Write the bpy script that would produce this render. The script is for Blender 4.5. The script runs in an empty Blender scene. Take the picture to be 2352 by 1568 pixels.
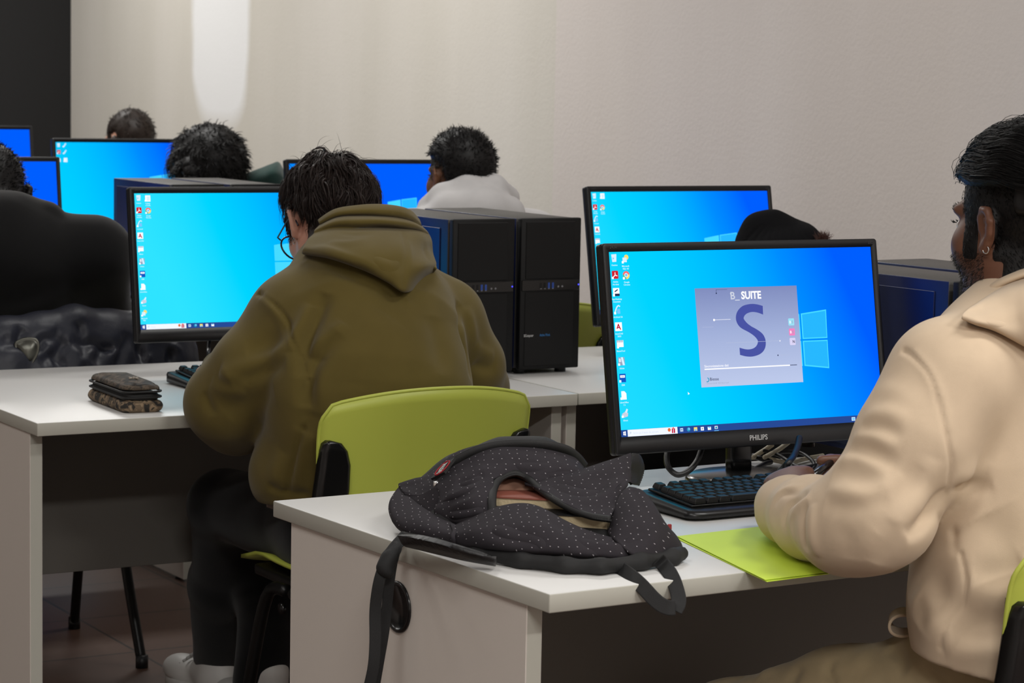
import bpy, bmesh, math, random
import numpy as np
from mathutils import Vector, Matrix
random.seed(7); rng = np.random.default_rng(7)
SC = bpy.context.scene; COL = SC.collection
PI = math.pi
A3 = lambda *v: np.array(v, float)

# ------------------------------------------------------------------ camera
FPX, PITCH, ROLL, CAMZ = 5595.853, math.radians(5.971404), math.radians(1.103027), 1.38704
cF = A3(0, math.cos(PITCH), -math.sin(PITCH)); cR = A3(1, 0, 0); cU = np.cross(cR, cF)
cX = cR*math.cos(ROLL) + cU*math.sin(ROLL); cY = -cR*math.sin(ROLL) + cU*math.cos(ROLL)
C0 = A3(0, 0, CAMZ)
cam = bpy.data.cameras.new('camera'); camo = bpy.data.objects.new('camera', cam); COL.objects.link(camo)
cam.sensor_width = 36; cam.lens = FPX/2352*36; cam.clip_start = .05
m = Matrix.Identity(4)
for i in range(3):
    m[i][0], m[i][1], m[i][2], m[i][3] = cX[i], cY[i], -cF[i], C0[i]
camo.matrix_world = m; SC.camera = camo
cam.dof.use_dof = True; cam.dof.focus_distance = 3.9; cam.dof.aperture_fstop = 14

def ray(x, y): return cF + cX*(x-1176)/FPX - cY*(y-784)/FPX
def at(x, y, Y):                      # point of the room seen at (x, y) of the photo, at distance Y
    d = ray(x, y); return C0 + d*(Y/d[1])
def on_z(x, y, z): d = ray(x, y); return C0 + d*((z-CAMZ)/d[2])
def on_plane(x, y, P, n): d = ray(x, y); return C0 + d*(np.dot(P-C0, n)/np.dot(d, n))
def proj(P):
    P = np.asarray(P, float)-C0; z = P@cF
    return np.stack([1176+FPX*(P@cX)/z, 784-FPX*(P@cY)/z, z], -1)
def frame(deg):
    a = math.radians(deg); return A3(math.cos(a), math.sin(a), 0), A3(-math.sin(a), math.cos(a), 0)
ZV = A3(0, 0, 1)

# ------------------------------------------------------------------ materials
def lin(c):
    return tuple((v/255/12.92 if v/255 <= .04045 else ((v/255+.055)/1.055)**2.4) for v in c[:3]) + (1,)
def M(name, col, rough=.55, metal=0, spec=.5, bump=None, var=None, coat=0, sheen=0, trans=0):
    """procedural material: colour, optional (scale, strength) bump and (scale, colour2, amount) mottling"""
    mt = bpy.data.materials.new(name); mt.use_nodes = True
    nt = mt.node_tree; b = nt.nodes['Principled BSDF']
    b.inputs['Base Color'].default_value = lin(col); b.inputs['Roughness'].default_value = rough
    b.inputs['Metallic'].default_value = metal; b.inputs['Specular IOR Level'].default_value = spec
    b.inputs['Coat Weight'].default_value = coat
    if sheen:
        b.inputs['Sheen Weight'].default_value = sheen; b.inputs['Sheen Roughness'].default_value = .5
    if trans: b.inputs['Transmission Weight'].default_value = trans
    tc = None
    if bump or var:
        tc = nt.nodes.new('ShaderNodeTexCoord')
    if var:
        n = nt.nodes.new('ShaderNodeTexNoise'); n.inputs['Scale'].default_value = var[0]; n.inputs['Detail'].default_value = 4
        r = nt.nodes.new('ShaderNodeValToRGB'); r.color_ramp.elements[0].position = .5-var[2]/2; r.color_ramp.elements[1].position = .5+var[2]/2
        r.color_ramp.elements[0].color = lin(col); r.color_ramp.elements[1].color = lin(var[1])
        nt.links.new(tc.outputs['Object'], n.inputs['Vector']); nt.links.new(n.outputs['Fac'], r.inputs['Fac'])
        nt.links.new(r.outputs['Color'], b.inputs['Base Color'])
    if bump:
        n = nt.nodes.new('ShaderNodeTexNoise'); n.inputs['Scale'].default_value = bump[0]; n.inputs['Detail'].default_value = 3
        bp = nt.nodes.new('ShaderNodeBump'); bp.inputs['Strength'].default_value = bump[1]; bp.inputs['Distance'].default_value = bump[2] if len(bump) > 2 else .002
        nt.links.new(tc.outputs['Object'], n.inputs['Vector']); nt.links.new(n.outputs['Fac'], bp.inputs['Height'])
        nt.links.new(bp.outputs['Normal'], b.inputs['Normal'])
    return mt
def ME(name, col, s=1.0):             # a lit pixel area: emission only
    mt = bpy.data.materials.new(name); mt.use_nodes = True; nt = mt.node_tree
    nt.nodes.remove(nt.nodes['Principled BSDF'])
    e = nt.nodes.new('ShaderNodeEmission'); e.inputs['Color'].default_value = lin(col); e.inputs['Strength'].default_value = s
    nt.links.new(e.outputs[0], nt.nodes['Material Output'].inputs['Surface']); return mt

# ------------------------------------------------------------------ objects
def tag(o, label=None, cat=None, group=None, kind=None):
    if label: o['label'] = label
    if cat: o['category'] = cat
    if group: o['group'] = group
    if kind: o['kind'] = kind
    return o
def thing(name, label, cat, loc=(0, 0, 0), rz=0, group=None):
    o = bpy.data.objects.new(name, None); COL.objects.link(o); o.empty_display_size = .05
    o.location = loc; o.rotation_euler = (0, 0, math.radians(rz))
    o['mx'] = 0; del o['mx']
    return tag(o, label, cat, group)
def mat_of(o):
    if o is None: return Matrix.Identity(4)
    mm = Matrix.LocRotScale(o.location, o.rotation_euler, None)
    return mat_of(o.parent) @ mm
def link(name, me, mats, parent=None, smooth=False, world=False, label=None):
    """one mesh object; world=True: vertices are given in room coordinates"""
    if world and parent is not None: me.transform(mat_of(parent).inverted())
    o = bpy.data.objects.new(name, me); COL.objects.link(o)
    for mt in (mats if isinstance(mats, (list, tuple)) else [mats]): me.materials.append(mt)
    if parent is not None: o.parent = parent
    if smooth:
        me.polygons.foreach_set('use_smooth', [True]*len(me.polygons))
    if label: o['label'] = label
    return o
def pyd(V, F, mi=None):
    me = bpy.data.meshes.new('m'); me.from_pydata([tuple(v) for v in np.asarray(V).tolist()], [], [list(f) for f in F])
    if mi is not None: me.polygons.foreach_set('material_index', mi)
    me.update(); return me
class MB:
    """collects shapes into one mesh"""
    def __init__(s): s.V = []; s.F = []; s.I = []; s.S = []; s.mi = 0
    def add(s, V, F, smooth=False):
        o = len(s.V); s.V += [tuple(map(float, v)) for v in V]; s.F += [[i+o for i in f] for f in F]
        s.I += [s.mi]*len(F); s.S += [smooth]*len(F); return s
    def mesh(s):
        me = pyd(s.V, s.F, s.I); me.polygons.foreach_set('use_smooth', s.S); return me
    def build(s, name, mats, parent=None, world=False, label=None): return link(name, s.mesh(), mats, parent, False, world, label)
    def box(s, c, size, bev=0, seg=2, R=None):
        bm = bmesh.new(); bmesh.ops.create_cube(bm, size=1); bmesh.ops.scale(bm, vec=size, verts=bm.verts)
        if bev: bmesh.ops.bevel(bm, geom=bm.edges[:], offset=bev, segments=seg, profile=.5, affect='EDGES')
        V = np.array([v.co[:] for v in bm.verts]); F = [[v.index for v in f.verts] for f in bm.faces]; bm.free()
        if R is not None: V = V@np.asarray(R)     # rows of R: the box's x, y, z axes
        return s.add(V+np.asarray(c, float), F, bev > 0 and seg > 1)
    def loft(s, rings, close=True, cap0=True, cap1=True, smooth=True):
        n = len(rings[0]); V = [p for r in rings for p in r]; F = []
        for i in range(len(rings)-1):
            for j in range(n if close else n-1):
                a, b = i*n+j, i*n+(j+1) % n; F.append([a, b, b+n, a+n])
        if cap0: F.append(list(range(n))[::-1])
        if cap1: F.append([(len(rings)-1)*n+j for j in range(n)])
        return s.add(V, F, smooth)
    def tube(s, pts, r, n=8, caps=True, smooth=True, flat=None):
        pts = [np.asarray(p, float) for p in pts]; k = len(pts)
        rs = r if isinstance(r, (list, tuple, np.ndarray)) else [r]*k
        T = [pts[min(i+1, k-1)]-pts[max(i-1, 0)] for i in range(k)]; T = [t/(np.linalg.norm(t)+1e-12) for t in T]
        u = np.cross(T[0], ZV)
        if np.linalg.norm(u) < .05: u = np.cross(T[0], A3(1, 0, 0))
        u /= np.linalg.norm(u); rings = []
        for i in range(k):
            u = u-T[i]*(u@T[i]); u /= np.linalg.norm(u)+1e-12; w = np.cross(T[i], u)
            fu, fw = (1, 1) if flat is None else flat
            rings.append([pts[i]+rs[i]*(fu*math.cos(a)*u+fw*math.sin(a)*w) for a in np.arange(n)*2*PI/n])
        return s.loft(rings, True, caps, caps, smooth)
    def cyl(s, a, b, r, n=16, r2=None): return s.tube([a, b], [r, r2 if r2 is not None else r], n)
    def poly(s, P): return s.add(P, [list(range(len(P)))])
    def sphere(s, c, r, n=12, sc=(1, 1, 1)):
        V = [(c[0], c[1], c[2]+r*sc[2])]; F = []
        m_ = n//2
        for i in range(1, m_):
            t = PI*i/m_
            for j in range(n):
                a = 2*PI*j/n; V.append((c[0]+r*sc[0]*math.sin(t)*math.cos(a), c[1]+r*sc[1]*math.sin(t)*math.sin(a), c[2]+r*sc[2]*math.cos(t)))
        V.append((c[0], c[1], c[2]-r*sc[2])); L = len(V)-1
        for j in range(n):
            F.append([0, 1+j, 1+(j+1) % n]); F.append([L, L-n+(j+1) % n, L-n+j])
            for i in range(m_-2):
                a = 1+i*n+j; b = 1+i*n+(j+1) % n; F.append([a, a+n, b+n, b])
        return s.add(V, F, True)
def spline(P, n=8, closed=False):     # Catmull-Rom through points
    P = [np.asarray(p, float) for p in P]; k = len(P); out = []
    for i in range(k if closed else k-1):
        g = (lambda j: P[j % k]) if closed else (lambda j: P[min(max(j, 0), k-1)])
        p0, p1, p2, p3 = g(i-1), g(i), g(i+1), g(i+2)
        for j in range(n):
            t = j/n; out.append(.5*((2*p1)+(p2-p0)*t+(2*p0-5*p1+4*p2-p3)*t*t+(3*p1-p0-3*p2+p3)*t**3))
    if not closed: out.append(P[-1])
    return out
def rrect(x0, y0, x1, y1, r, n=5):    # rounded rectangle, counter-clockwise
    P = []
    for cx, cy, a0 in ((x1-r, y1-r, 0), (x0+r, y1-r, 90), (x0+r, y0+r, 180), (x1-r, y0+r, 270)):
        for i in range(n+1):
            a = math.radians(a0+90*i/n); P.append((cx+r*math.cos(a), cy+r*math.sin(a)))
    return P
_tc = {}
def text_vf(s, h, bold=0.0):
    """text as polygons in the xy plane, cap height h, left/baseline at the origin"""
    k = (s, bold)
    if k not in _tc:
        cu = bpy.data.curves.new('t', 'FONT'); cu.body = s; cu.size = 1; cu.offset = bold; cu.resolution_u = 3; cu.fill_mode = 'FRONT'
        o = bpy.data.objects.new('t', cu); COL.objects.link(o)
        me = bpy.data.meshes.new_from_object(o.evaluated_get(bpy.context.evaluated_depsgraph_get()))
        _tc[k] = (np.array([v.co[:2] for v in me.vertices]).reshape(-1, 2), [list(p.vertices) for p in me.polygons])
        bpy.data.meshes.remove(me); bpy.data.objects.remove(o); bpy.data.curves.remove(cu)
    V, F = _tc[k]
    return V*(h/.70), F

# ------------------------------------------------------------------ implicit bodies (numpy surface nets)
class SDF:
    def __init__(s, lo, hi, h):
        s.lo = np.asarray(lo, float); s.h = h
        s.n = np.ceil((np.asarray(hi, float)-s.lo)/h).astype(int)+1
        s.F = np.full(s.n, 1.0, np.float32)
    def _box(s, lo, hi):
        i0 = np.clip(np.floor((lo-s.lo)/s.h).astype(int), 0, s.n); i1 = np.clip(np.ceil((hi-s.lo)/s.h).astype(int)+1, 0, s.n)
        if np.any(i1 <= i0): return None, None
        g = [s.lo[a]+s.h*np.arange(i0[a], i1[a]) for a in range(3)]
        X = np.stack(np.meshgrid(*g, indexing='ij'), -1)
        return tuple(slice(i0[a], i1[a]) for a in range(3)), X
    def put(s, fn, lo, hi, k=0., op='u'):
        mg = k+3*s.h; sl, X = s._box(np.asarray(lo)-mg, np.asarray(hi)+mg)
        if sl is None: return s
        d = fn(X).astype(np.float32); f = s.F[sl]
        if op == 'u': r = np.minimum(f, d)-((np.maximum(k-np.abs(f-d), 0)**2/(4*k)) if k else 0)
        else: d = -d; r = np.maximum(f, d)+((np.maximum(k-np.abs(f-d), 0)**2/(4*k)) if k else 0)
        s.F[sl] = r; return s
    def cone(s, a, b, ra, rb, k=.02, op='u', flat=None):
        a = np.asarray(a, float); b = np.asarray(b, float); ba = b-a; L2 = ba@ba+1e-12
        if flat is not None:
            n = np.asarray(flat[0], float); n = n/np.linalg.norm(n); q = flat[1]
        def fn(X):
            p = X-a; t = np.clip(p@ba/L2, 0, 1); v = p-t[..., None]*ba
            if flat is not None: v = v+n*((v@n)*(1/q-1))[..., None]
            d = np.linalg.norm(v, axis=-1)-(ra+t*(rb-ra))
            return d*(min(q, 1) if flat is not None else 1)
        r = max(ra, rb); return s.put(fn, np.minimum(a, b)-r, np.maximum(a, b)+r, k, op)
    def chain(s, P, R, k=.02, op='u', flat=None):
        for i in range(len(P)-1): s.cone(P[i], P[i+1], R[i], R[i+1], k, op, flat)
        return s
    def ell(s, c, r, k=.02, op='u', R=None):
        c = np.asarray(c, float); r = np.asarray(r, float); RR = np.eye(3) if R is None else np.asarray(R, float)
        def fn(X):
            p = (X-c)@RR.T; k0 = np.linalg.norm(p/r, axis=-1); k1 = np.linalg.norm(p/(r*r), axis=-1)
            return k0*(k0-1)/np.maximum(k1, 1e-9)
        m_ = r.max(); return s.put(fn, c-m_, c+m_, k, op)
    def box(s, c, hs, rad, k=.01, op='u', R=None):
        c = np.asarray(c, float); hs = np.asarray(hs, float); RR = np.eye(3) if R is None else np.asarray(R, float)
        def fn(X):
            q = np.abs((X-c)@RR.T)-(hs-rad)
            return np.linalg.norm(np.maximum(q, 0), axis=-1)+np.minimum(q.max(-1), 0)-rad
        m_ = np.linalg.norm(hs); return s.put(fn, c-m_, c+m_, k, op)
    def half(s, P, n, op='s'):        # remove everything on the side n points to
        n = np.asarray(n, float)/np.linalg.norm(n); P = np.asarray(P, float)
        sl, X = s._box(s.lo, s.lo+s.h*s.n); d = ((X-P)@n).astype(np.float32)
        s.F[sl] = np.maximum(s.F[sl], d); return s
    def mesh(s, smooth=1):
        F = s.F; ins = F < 0; n = F.shape
        c = [(i, j, k) for i in (0, 1) for j in (0, 1) for k in (0, 1)]
        cnt = np.zeros([n[0]-1, n[1]-1, n[2]-1], np.int8)
        for i, j, k in c: cnt += ins[i:n[0]-1+i, j:n[1]-1+j, k:n[2]-1+k]
        idx = np.argwhere((cnt > 0) & (cnt < 8)); gid = np.full(cnt.shape, -1, np.int32); gid[tuple(idx.T)] = np.arange(len(idx))
        acc = np.zeros((len(idx), 3)); num = np.zeros(len(idx))
        for a in c:
            for ax in range(3):
                if a[ax]: continue
                b = list(a); b[ax] = 1
                fa = F[tuple((idx+a).T)]; fb = F[tuple((idx+b).T)]; x = (fa < 0) != (fb < 0)
                t = np.where(x, fa/np.where(x, fa-fb, 1), 0)
                p = np.asarray(a, float)+np.zeros((len(idx), 3)); p[:, ax] += t
                acc += p*x[:, None]; num += x
        V = s.lo+s.h*(idx+acc/num[:, None]); Q = []
        for ax in range(3):
            o1, o2 = [(1, 2), (2, 0), (0, 1)][ax]
            sl0 = [slice(None)]*3; sl1 = [slice(None)]*3; sl0[ax] = slice(0, n[ax]-1); sl1[ax] = slice(1, n[ax])
            A, B = ins[tuple(sl0)], ins[tuple(sl1)]; e = np.argwhere(A != B)
            e = e[(e[:, o1] > 0) & (e[:, o2] > 0) & (e[:, o1] < n[o1]-1) & (e[:, o2] < n[o2]-1)]
            fl = A[tuple(e.T)]; q = []
            for d1, d2 in ((-1, -1), (0, -1), (0, 0), (-1, 0)):
                g = e.copy(); g[:, o1] += d1; g[:, o2] += d2; q.append(gid[tuple(g.T)])
            q = np.stack(q, -1); q[~fl] = q[~fl][:, ::-1]; Q.append(q)
        Q = np.concatenate(Q); Q = Q[(Q >= 0).all(1)]
        for _ in range(smooth): V = relax(V, Q, .5)
        return V, Q
def relax(V, Q, w=.5):
    Q = np.asarray(Q); S = np.zeros_like(V); N = np.zeros(len(V))
    for i in range(Q.shape[1]):
        j = (i+1) % Q.shape[1]
        np.add.at(S, Q[:, i], V[Q[:, j]]); np.add.at(S, Q[:, j], V[Q[:, i]]); np.add.at(N, Q[:, i], 1); np.add.at(N, Q[:, j], 1)
    return V+w*(S/np.maximum(N, 1)[:, None]-V)
def normals(V, Q):
    Q = np.asarray(Q); n = np.cross(V[Q[:, 2]]-V[Q[:, 0]], V[Q[:, -1]]-V[Q[:, 1]]); N = np.zeros_like(V)
    for i in range(Q.shape[1]): np.add.at(N, Q[:, i], n)
    return N/(np.linalg.norm(N, axis=1)[:, None]+1e-12)
def seg_dist(V, P):
    best = np.full(len(V), 9.0); par = np.zeros(len(V)); L = [0.]
    for i in range(len(P)-1): L.append(L[-1]+np.linalg.norm(P[i+1]-P[i]))
    for i in range(len(P)-1):
        a, b = P[i], P[i+1]; ba = b-a; t = np.clip((V-a)@ba/(ba@ba+1e-12), 0, 1)
        d = np.linalg.norm(V-a-t[:, None]*ba, axis=1); mk = d < best
        best[mk] = d[mk]; par[mk] = ((L[i]+t*(L[i+1]-L[i]))/max(L[-1], 1e-9))[mk]
    return best, par
class Cloth:
    """a meshed garment that can be creased along lines"""
    def __init__(s, V, Q): s.V = V; s.Q = Q; s.N = normals(V, Q); s.P = proj(V); s.front = (np.einsum('ij,ij->i', s.N, C0-V) > 0)
    def pick(s, x, y):                # point of the garment seen at (x, y) of the photo
        d = np.hypot(s.P[:, 0]-x, s.P[:, 1]-y)+np.where(s.front, 0, 200)
        c = np.where(d < 9)[0]
        i = c[np.argmin(s.P[c, 2])] if len(c) else np.argmin(d)
        return s.V[i]
    def fold(s, pts, w, amp, soft=1.0, ends=True, px=True):
        """raise (amp > 0) or sink a fold along a line; w = half width in metres"""
        P = [s.pick(*p) for p in pts] if px else [np.asarray(p, float) for p in pts]
        P = spline(P, 5); lo = np.min(P, 0)-4*w; hi = np.max(P, 0)+4*w
        m_ = np.where(np.all((s.V > lo) & (s.V < hi), 1))[0]
        if not len(m_): return s
        d, t = seg_dist(s.V[m_], P)
        e = np.sin(np.clip(t, 0.0, 1.0)*PI)**.6 if ends else 1.0
        s.V[m_] += s.N[m_]*(amp*np.exp(-(d/w)**2)*e)[:, None]; return s
    def seam(s, pts, w=.004, amp=.002, px=True):   # a sewn line: narrow groove with a raised lip beside it
        return s.fold(pts, w, -amp, ends=False, px=px)
    def ripple(s, amp, scale, seed=0):
        r = np.random.default_rng(seed)
        a = np.zeros(len(s.V))
        for i in range(10):
            k = r.normal(size=3); k /= np.linalg.norm(k); f = scale*r.uniform(.6, 1.8)
            a += np.sin(s.V@k*f+r.uniform(0, 6.3))
        s.V = s.V+s.N*(amp*a/3)[:, None]; return s
    def mesh(s, sm=0):
        V = s.V
        for _ in range(sm): V = relax(V, s.Q, .4)
        me = bpy.data.meshes.new('m'); Q = np.asarray(s.Q)
        me.vertices.add(len(V)); me.vertices.foreach_set('co', V.astype(np.float32).ravel())
        me.loops.add(Q.size); me.loops.foreach_set('vertex_index', Q.ravel().astype(np.int32))
        me.polygons.add(len(Q)); me.polygons.foreach_set('loop_start', np.arange(len(Q), dtype=np.int32)*Q.shape[1])
        me.polygons.foreach_set('use_smooth', np.ones(len(Q), bool)); me.update(calc_edges=True); me.validate(); return me
    def build(s, name, mats, parent=None, label=None, sm=0): return link(name, s.mesh(sm), mats, parent, False, True, label)
# ------------------------------------------------------------------ layout
TOP = .74                                               # desk top height
N1 = on_z(1262, 1364.5, TOP); U1, V1 = frame(32.4256)   # near corner and axes of the front desk
N2 = on_z(85.3, 972, TOP); U2, V2 = frame(30.3)         # near corner and axes of the second row
def d1(u, v, z=TOP): return A3(*(N1+u*U1+v*V1)[:2], z)
def d2(u, v, z=TOP): return A3(*(N2+u*U2+v*V2)[:2], z)

# ------------------------------------------------------------------ shared materials
m_top = M('desk_laminate', (205, 204, 202), .38, bump=(900, .06))
m_edge = M('desk_edge_band', (176, 174, 164), .5)
m_side = M('desk_side_laminate', (212, 204, 196), .55, bump=(700, .05))
m_mod = M('modesty_laminate', (110, 106, 100), .6)
m_black = M('black_plastic', (22, 22, 24), .42, bump=(2500, .12, .0006))
m_gloss = M('gloss_black_plastic', (14, 14, 15), .22)
m_blackm = M('black_metal', (16, 16, 17), .38, metal=.3)
m_lime = M('lime_plastic', (190, 200, 84), .42, bump=(1500, .06, .0006))
m_chrome = M('chrome', (210, 210, 210), .18, metal=1)

# ------------------------------------------------------------------ room shell
def wall_quad(name, P, mt, ins):
    b = MB(); b.poly(P); o = b.build(name, mt, None); o['kind'] = 'structure'; return o
def plaster(name, base, col2, patches=()):
    mt = M(name, base, .9, spec=.2)
    nt = mt.node_tree; b = nt.nodes['Principled BSDF']; tc = nt.nodes.new('ShaderNodeTexCoord')
    n1 = nt.nodes.new('ShaderNodeTexNoise'); n1.inputs['Scale'].default_value = 1.1; n1.inputs['Detail'].default_value = 5
    mp = nt.nodes.new('ShaderNodeMapping'); mp.inputs['Scale'].default_value = (1.6, 1.6, .25)
    rr = nt.nodes.new('ShaderNodeValToRGB'); rr.color_ramp.elements[0].position = .35; rr.color_ramp.elements[1].position = .7
    rr.color_ramp.elements[0].color = lin(base); rr.color_ramp.elements[1].color = lin(col2)
    nt.links.new(tc.outputs['Object'], mp.inputs['Vector']); nt.links.new(mp.outputs[0], n1.inputs['Vector'])
    nt.links.new(n1.outputs['Fac'], rr.inputs['Fac']); col = rr.outputs['Color']
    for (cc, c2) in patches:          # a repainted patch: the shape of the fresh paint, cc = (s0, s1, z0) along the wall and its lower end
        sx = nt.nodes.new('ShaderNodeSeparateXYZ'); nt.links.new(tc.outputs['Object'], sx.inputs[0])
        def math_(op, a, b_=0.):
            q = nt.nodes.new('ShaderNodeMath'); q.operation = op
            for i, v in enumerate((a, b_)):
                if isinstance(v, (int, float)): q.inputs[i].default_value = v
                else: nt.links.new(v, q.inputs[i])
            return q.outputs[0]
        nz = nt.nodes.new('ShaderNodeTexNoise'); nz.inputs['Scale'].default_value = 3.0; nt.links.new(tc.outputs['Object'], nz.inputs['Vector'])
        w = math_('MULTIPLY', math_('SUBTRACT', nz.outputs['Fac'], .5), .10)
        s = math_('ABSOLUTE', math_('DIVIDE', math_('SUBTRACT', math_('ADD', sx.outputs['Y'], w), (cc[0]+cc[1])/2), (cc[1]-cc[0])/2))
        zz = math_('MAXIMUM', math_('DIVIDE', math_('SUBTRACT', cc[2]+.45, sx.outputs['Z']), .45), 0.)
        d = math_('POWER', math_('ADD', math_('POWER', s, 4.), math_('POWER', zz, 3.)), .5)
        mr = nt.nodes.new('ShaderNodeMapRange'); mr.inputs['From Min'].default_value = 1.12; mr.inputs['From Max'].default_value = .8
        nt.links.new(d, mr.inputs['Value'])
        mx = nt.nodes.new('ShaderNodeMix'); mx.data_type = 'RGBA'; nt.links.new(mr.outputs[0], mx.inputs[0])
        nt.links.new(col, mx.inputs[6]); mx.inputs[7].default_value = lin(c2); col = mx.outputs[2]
    nt.links.new(col, b.inputs['Base Color'])
    n2 = nt.nodes.new('ShaderNodeTexNoise'); n2.inputs['Scale'].default_value = 70; n2.inputs['Detail'].default_value = 4
    bp = nt.nodes.new('ShaderNodeBump'); bp.inputs['Strength'].default_value = .25; bp.inputs['Distance'].default_value = .004
    nt.links.new(tc.outputs['Object'], n2.inputs['Vector']); nt.links.new(n2.outputs['Fac'], bp.inputs['Height']); nt.links.new(bp.outputs[0], b.inputs['Normal'])
    return mt
H_C = 3.1; WU = 2.78                       # ceiling height; the right-hand wall's distance along the rows
wallP = d2(WU, 0, 0)
def wall_t(px): P = on_plane(px, 250, wallP, U2); return float((P-wallP)@V2)
t_seam = wall_t(1279); t_end = wall_t(163); tp0, tp1 = wall_t(570), wall_t(440)
def wloc(u, v, z): return (u, v, z)
# walls are built in the rows' own axes: an object rotated with the desks
def structure(name, mb, mt):
    o = mb.build(name, mt); o.location = (*d2(0, 0, 0)[:2], 0); o.rotation_euler = (0, 0, math.radians(30.3)); o['kind'] = 'structure'; return o
zp = on_plane(505, 285, wallP, U2)[2]
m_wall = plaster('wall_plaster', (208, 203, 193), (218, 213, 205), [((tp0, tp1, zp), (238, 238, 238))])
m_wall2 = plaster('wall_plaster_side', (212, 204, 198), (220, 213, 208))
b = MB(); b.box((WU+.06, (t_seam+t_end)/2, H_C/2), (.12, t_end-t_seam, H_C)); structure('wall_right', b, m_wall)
b = MB(); b.box((WU+.055, (t_seam-7.5)/2, H_C/2), (.13, t_seam+7.5, H_C), 0); structure('wall_right_near', b, m_wall2)
m_dark = M('black_wall_paint', (14, 14, 16), .7, bump=(60, .2))
b = MB(); b.box(((WU-4.6)/2, t_end+.06, H_C/2), (WU+4.6+.3, .12, H_C)); structure('wall_front', b, m_dark)
b = MB(); b.box((-4.6, (t_end-7.5)/2, H_C/2), (.12, t_end+7.5, H_C)); structure('wall_left', b, m_wall2)
b = MB(); b.box(((WU-4.6)/2, -7.5, H_C/2), (WU+4.6, .12, H_C)); structure('wall_back', b, m_wall2)
b = MB(); b.box(((WU-4.6)/2, (t_end-7.5)/2, H_C+.05), (WU+4.9, t_end+7.8, .1)); structure('ceiling', b, M('ceiling_paint', (235, 235, 232), .9))
m_floor = M('floor_tiles', (84, 62, 52), .36)
nt = m_floor.node_tree; bs = nt.nodes['Principled BSDF']; tc = nt.nodes.new('ShaderNodeTexCoord')
br = nt.nodes.new('ShaderNodeTexBrick'); br.offset = 0; br.squash = 1
for k_, v_ in (('Scale', 1.0), ('Mortar Size', .004), ('Mortar Smooth', .1), ('Brick Width', .40), ('Row Height', .40)): br.inputs[k_].default_value = v_
br.inputs['Color1'].default_value = lin((86, 64, 54)); br.inputs['Color2'].default_value = lin((76, 56, 47)); br.inputs['Mortar'].default_value = lin((38, 32, 29))
mp = nt.nodes.new('ShaderNodeMapping'); mp.inputs['Location'].default_value = (.16, .085, 0)
nt.links.new(tc.outputs['Object'], mp.inputs[0]); nt.links.new(mp.outputs[0], br.inputs['Vector']); nt.links.new(br.outputs['Color'], bs.inputs['Base Color'])
b = MB(); b.box(((WU-4.6)/2, (t_end-7.5)/2, -.05), (WU+4.9, t_end+7.8, .1)); structure('floor', b, m_floor)

# ------------------------------------------------------------------ lights: the room's ceiling fittings
def area(u, v, power, sx=1.2, sy=.35, col=(1, .985, .95)):
    L = bpy.data.lights.new('ceiling_lamp', 'AREA'); L.shape = 'RECTANGLE'; L.size = sx; L.size_y = sy; L.energy = power; L.color = col
    o = bpy.data.objects.new('ceiling_lamp', L); COL.objects.link(o); P = d2(u, v, H_C-.04); o.location = P; o.rotation_euler = (0, 0, math.radians(30.3)); return o
for (u, v, pw) in ((1.3, -5.2, 80), (1.3, -2.6, 30), (1.3, .6, 18), (1.3, 3.4, 46), (1.3, 6.0, 52), (-1.5, -5.2, 88), (-1.5, -2.6, 22), (-1.5, .6, 9), (-1.5, 3.4, 24), (-1.5, 6.0, 18)): area(u, v, pw)
w = bpy.data.worlds.new('world'); SC.world = w; w.use_nodes = True
w.node_tree.nodes['Background'].inputs[0].default_value = (.8, .85, 1, 1); w.node_tree.nodes['Background'].inputs[1].default_value = .1
SC.view_settings.view_transform = 'Standard'; SC.view_settings.look = 'None'; SC.view_settings.gamma = 1; SC.view_settings.exposure = .08
SC.view_settings.use_curve_mapping = False

# ------------------------------------------------------------------ desks
def desk(P, yaw, L, D, label, legs=(.006, None), grommet=False, legw=.025, vback=.055, legd=None, modesty=(.50, .345)):
    """P: near-left corner of the top; x along the row, y away from the user"""
    r = thing('desk', label, 'desk', (P[0], P[1], 0), yaw, 'grey office desks')
    b = MB(); b.box((L/2, D/2, TOP-.0127), (L, D, .0254), .0018, 2)
    me = b.mesh(); o = link('desk_top', me, [m_top, m_edge], r)
    for p in me.polygons:
        if abs(p.normal.z) < .5: p.material_index = 1
    for x in legs:
        if x is None: continue
        b = MB(); d0, d1_ = vback, (legd or D-.05)
        b.box((x+legw/2, (d0+d1_)/2, (TOP-.0254)/2+.004), (legw, d1_-d0, TOP-.0254-.008), .0012, 1)
        me = b.mesh(); o = link('side_panel', me, [m_side, m_edge], r)
        for p in me.polygons:
            if abs(p.normal.x) < .5: p.material_index = 1
        if grommet:
            q = on_plane(915, 1393, N1+.006*U1, U1); gv, gz = float((q-N1)@V1), float(q[2]); R_ = .028
            b = MB(); rings = []
            for rad, xx in ((.0375, x-.0005), (.0375, x-.003), (.034, x-.0045), (.0315, x-.003), (.0305, x-.0008), (.004, x-.0008)):
                rings.append([(xx, gv+rad*math.cos(a), gz+rad*math.sin(a)) for a in np.arange(32)*2*PI/32])
            b.loft(rings, True, False, True)
            g = b.build('cable_grommet', m_gloss, o)
            g['label'] = 'black round cable grommet'
        for sy in (d0+.06, d1_-.06):
            b = MB(); b.cyl((x+legw/2, sy, 0), (x+legw/2, sy, .006), .012); b.build('foot', m_black, o)
    b = MB(); b.box((L/2, modesty[0], (TOP-.0254+modesty[1])/2), (L-.06, .018, TOP-.0254-modesty[1]), .001, 1); b.build('modesty_panel', m_mod, r)
    return r
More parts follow.
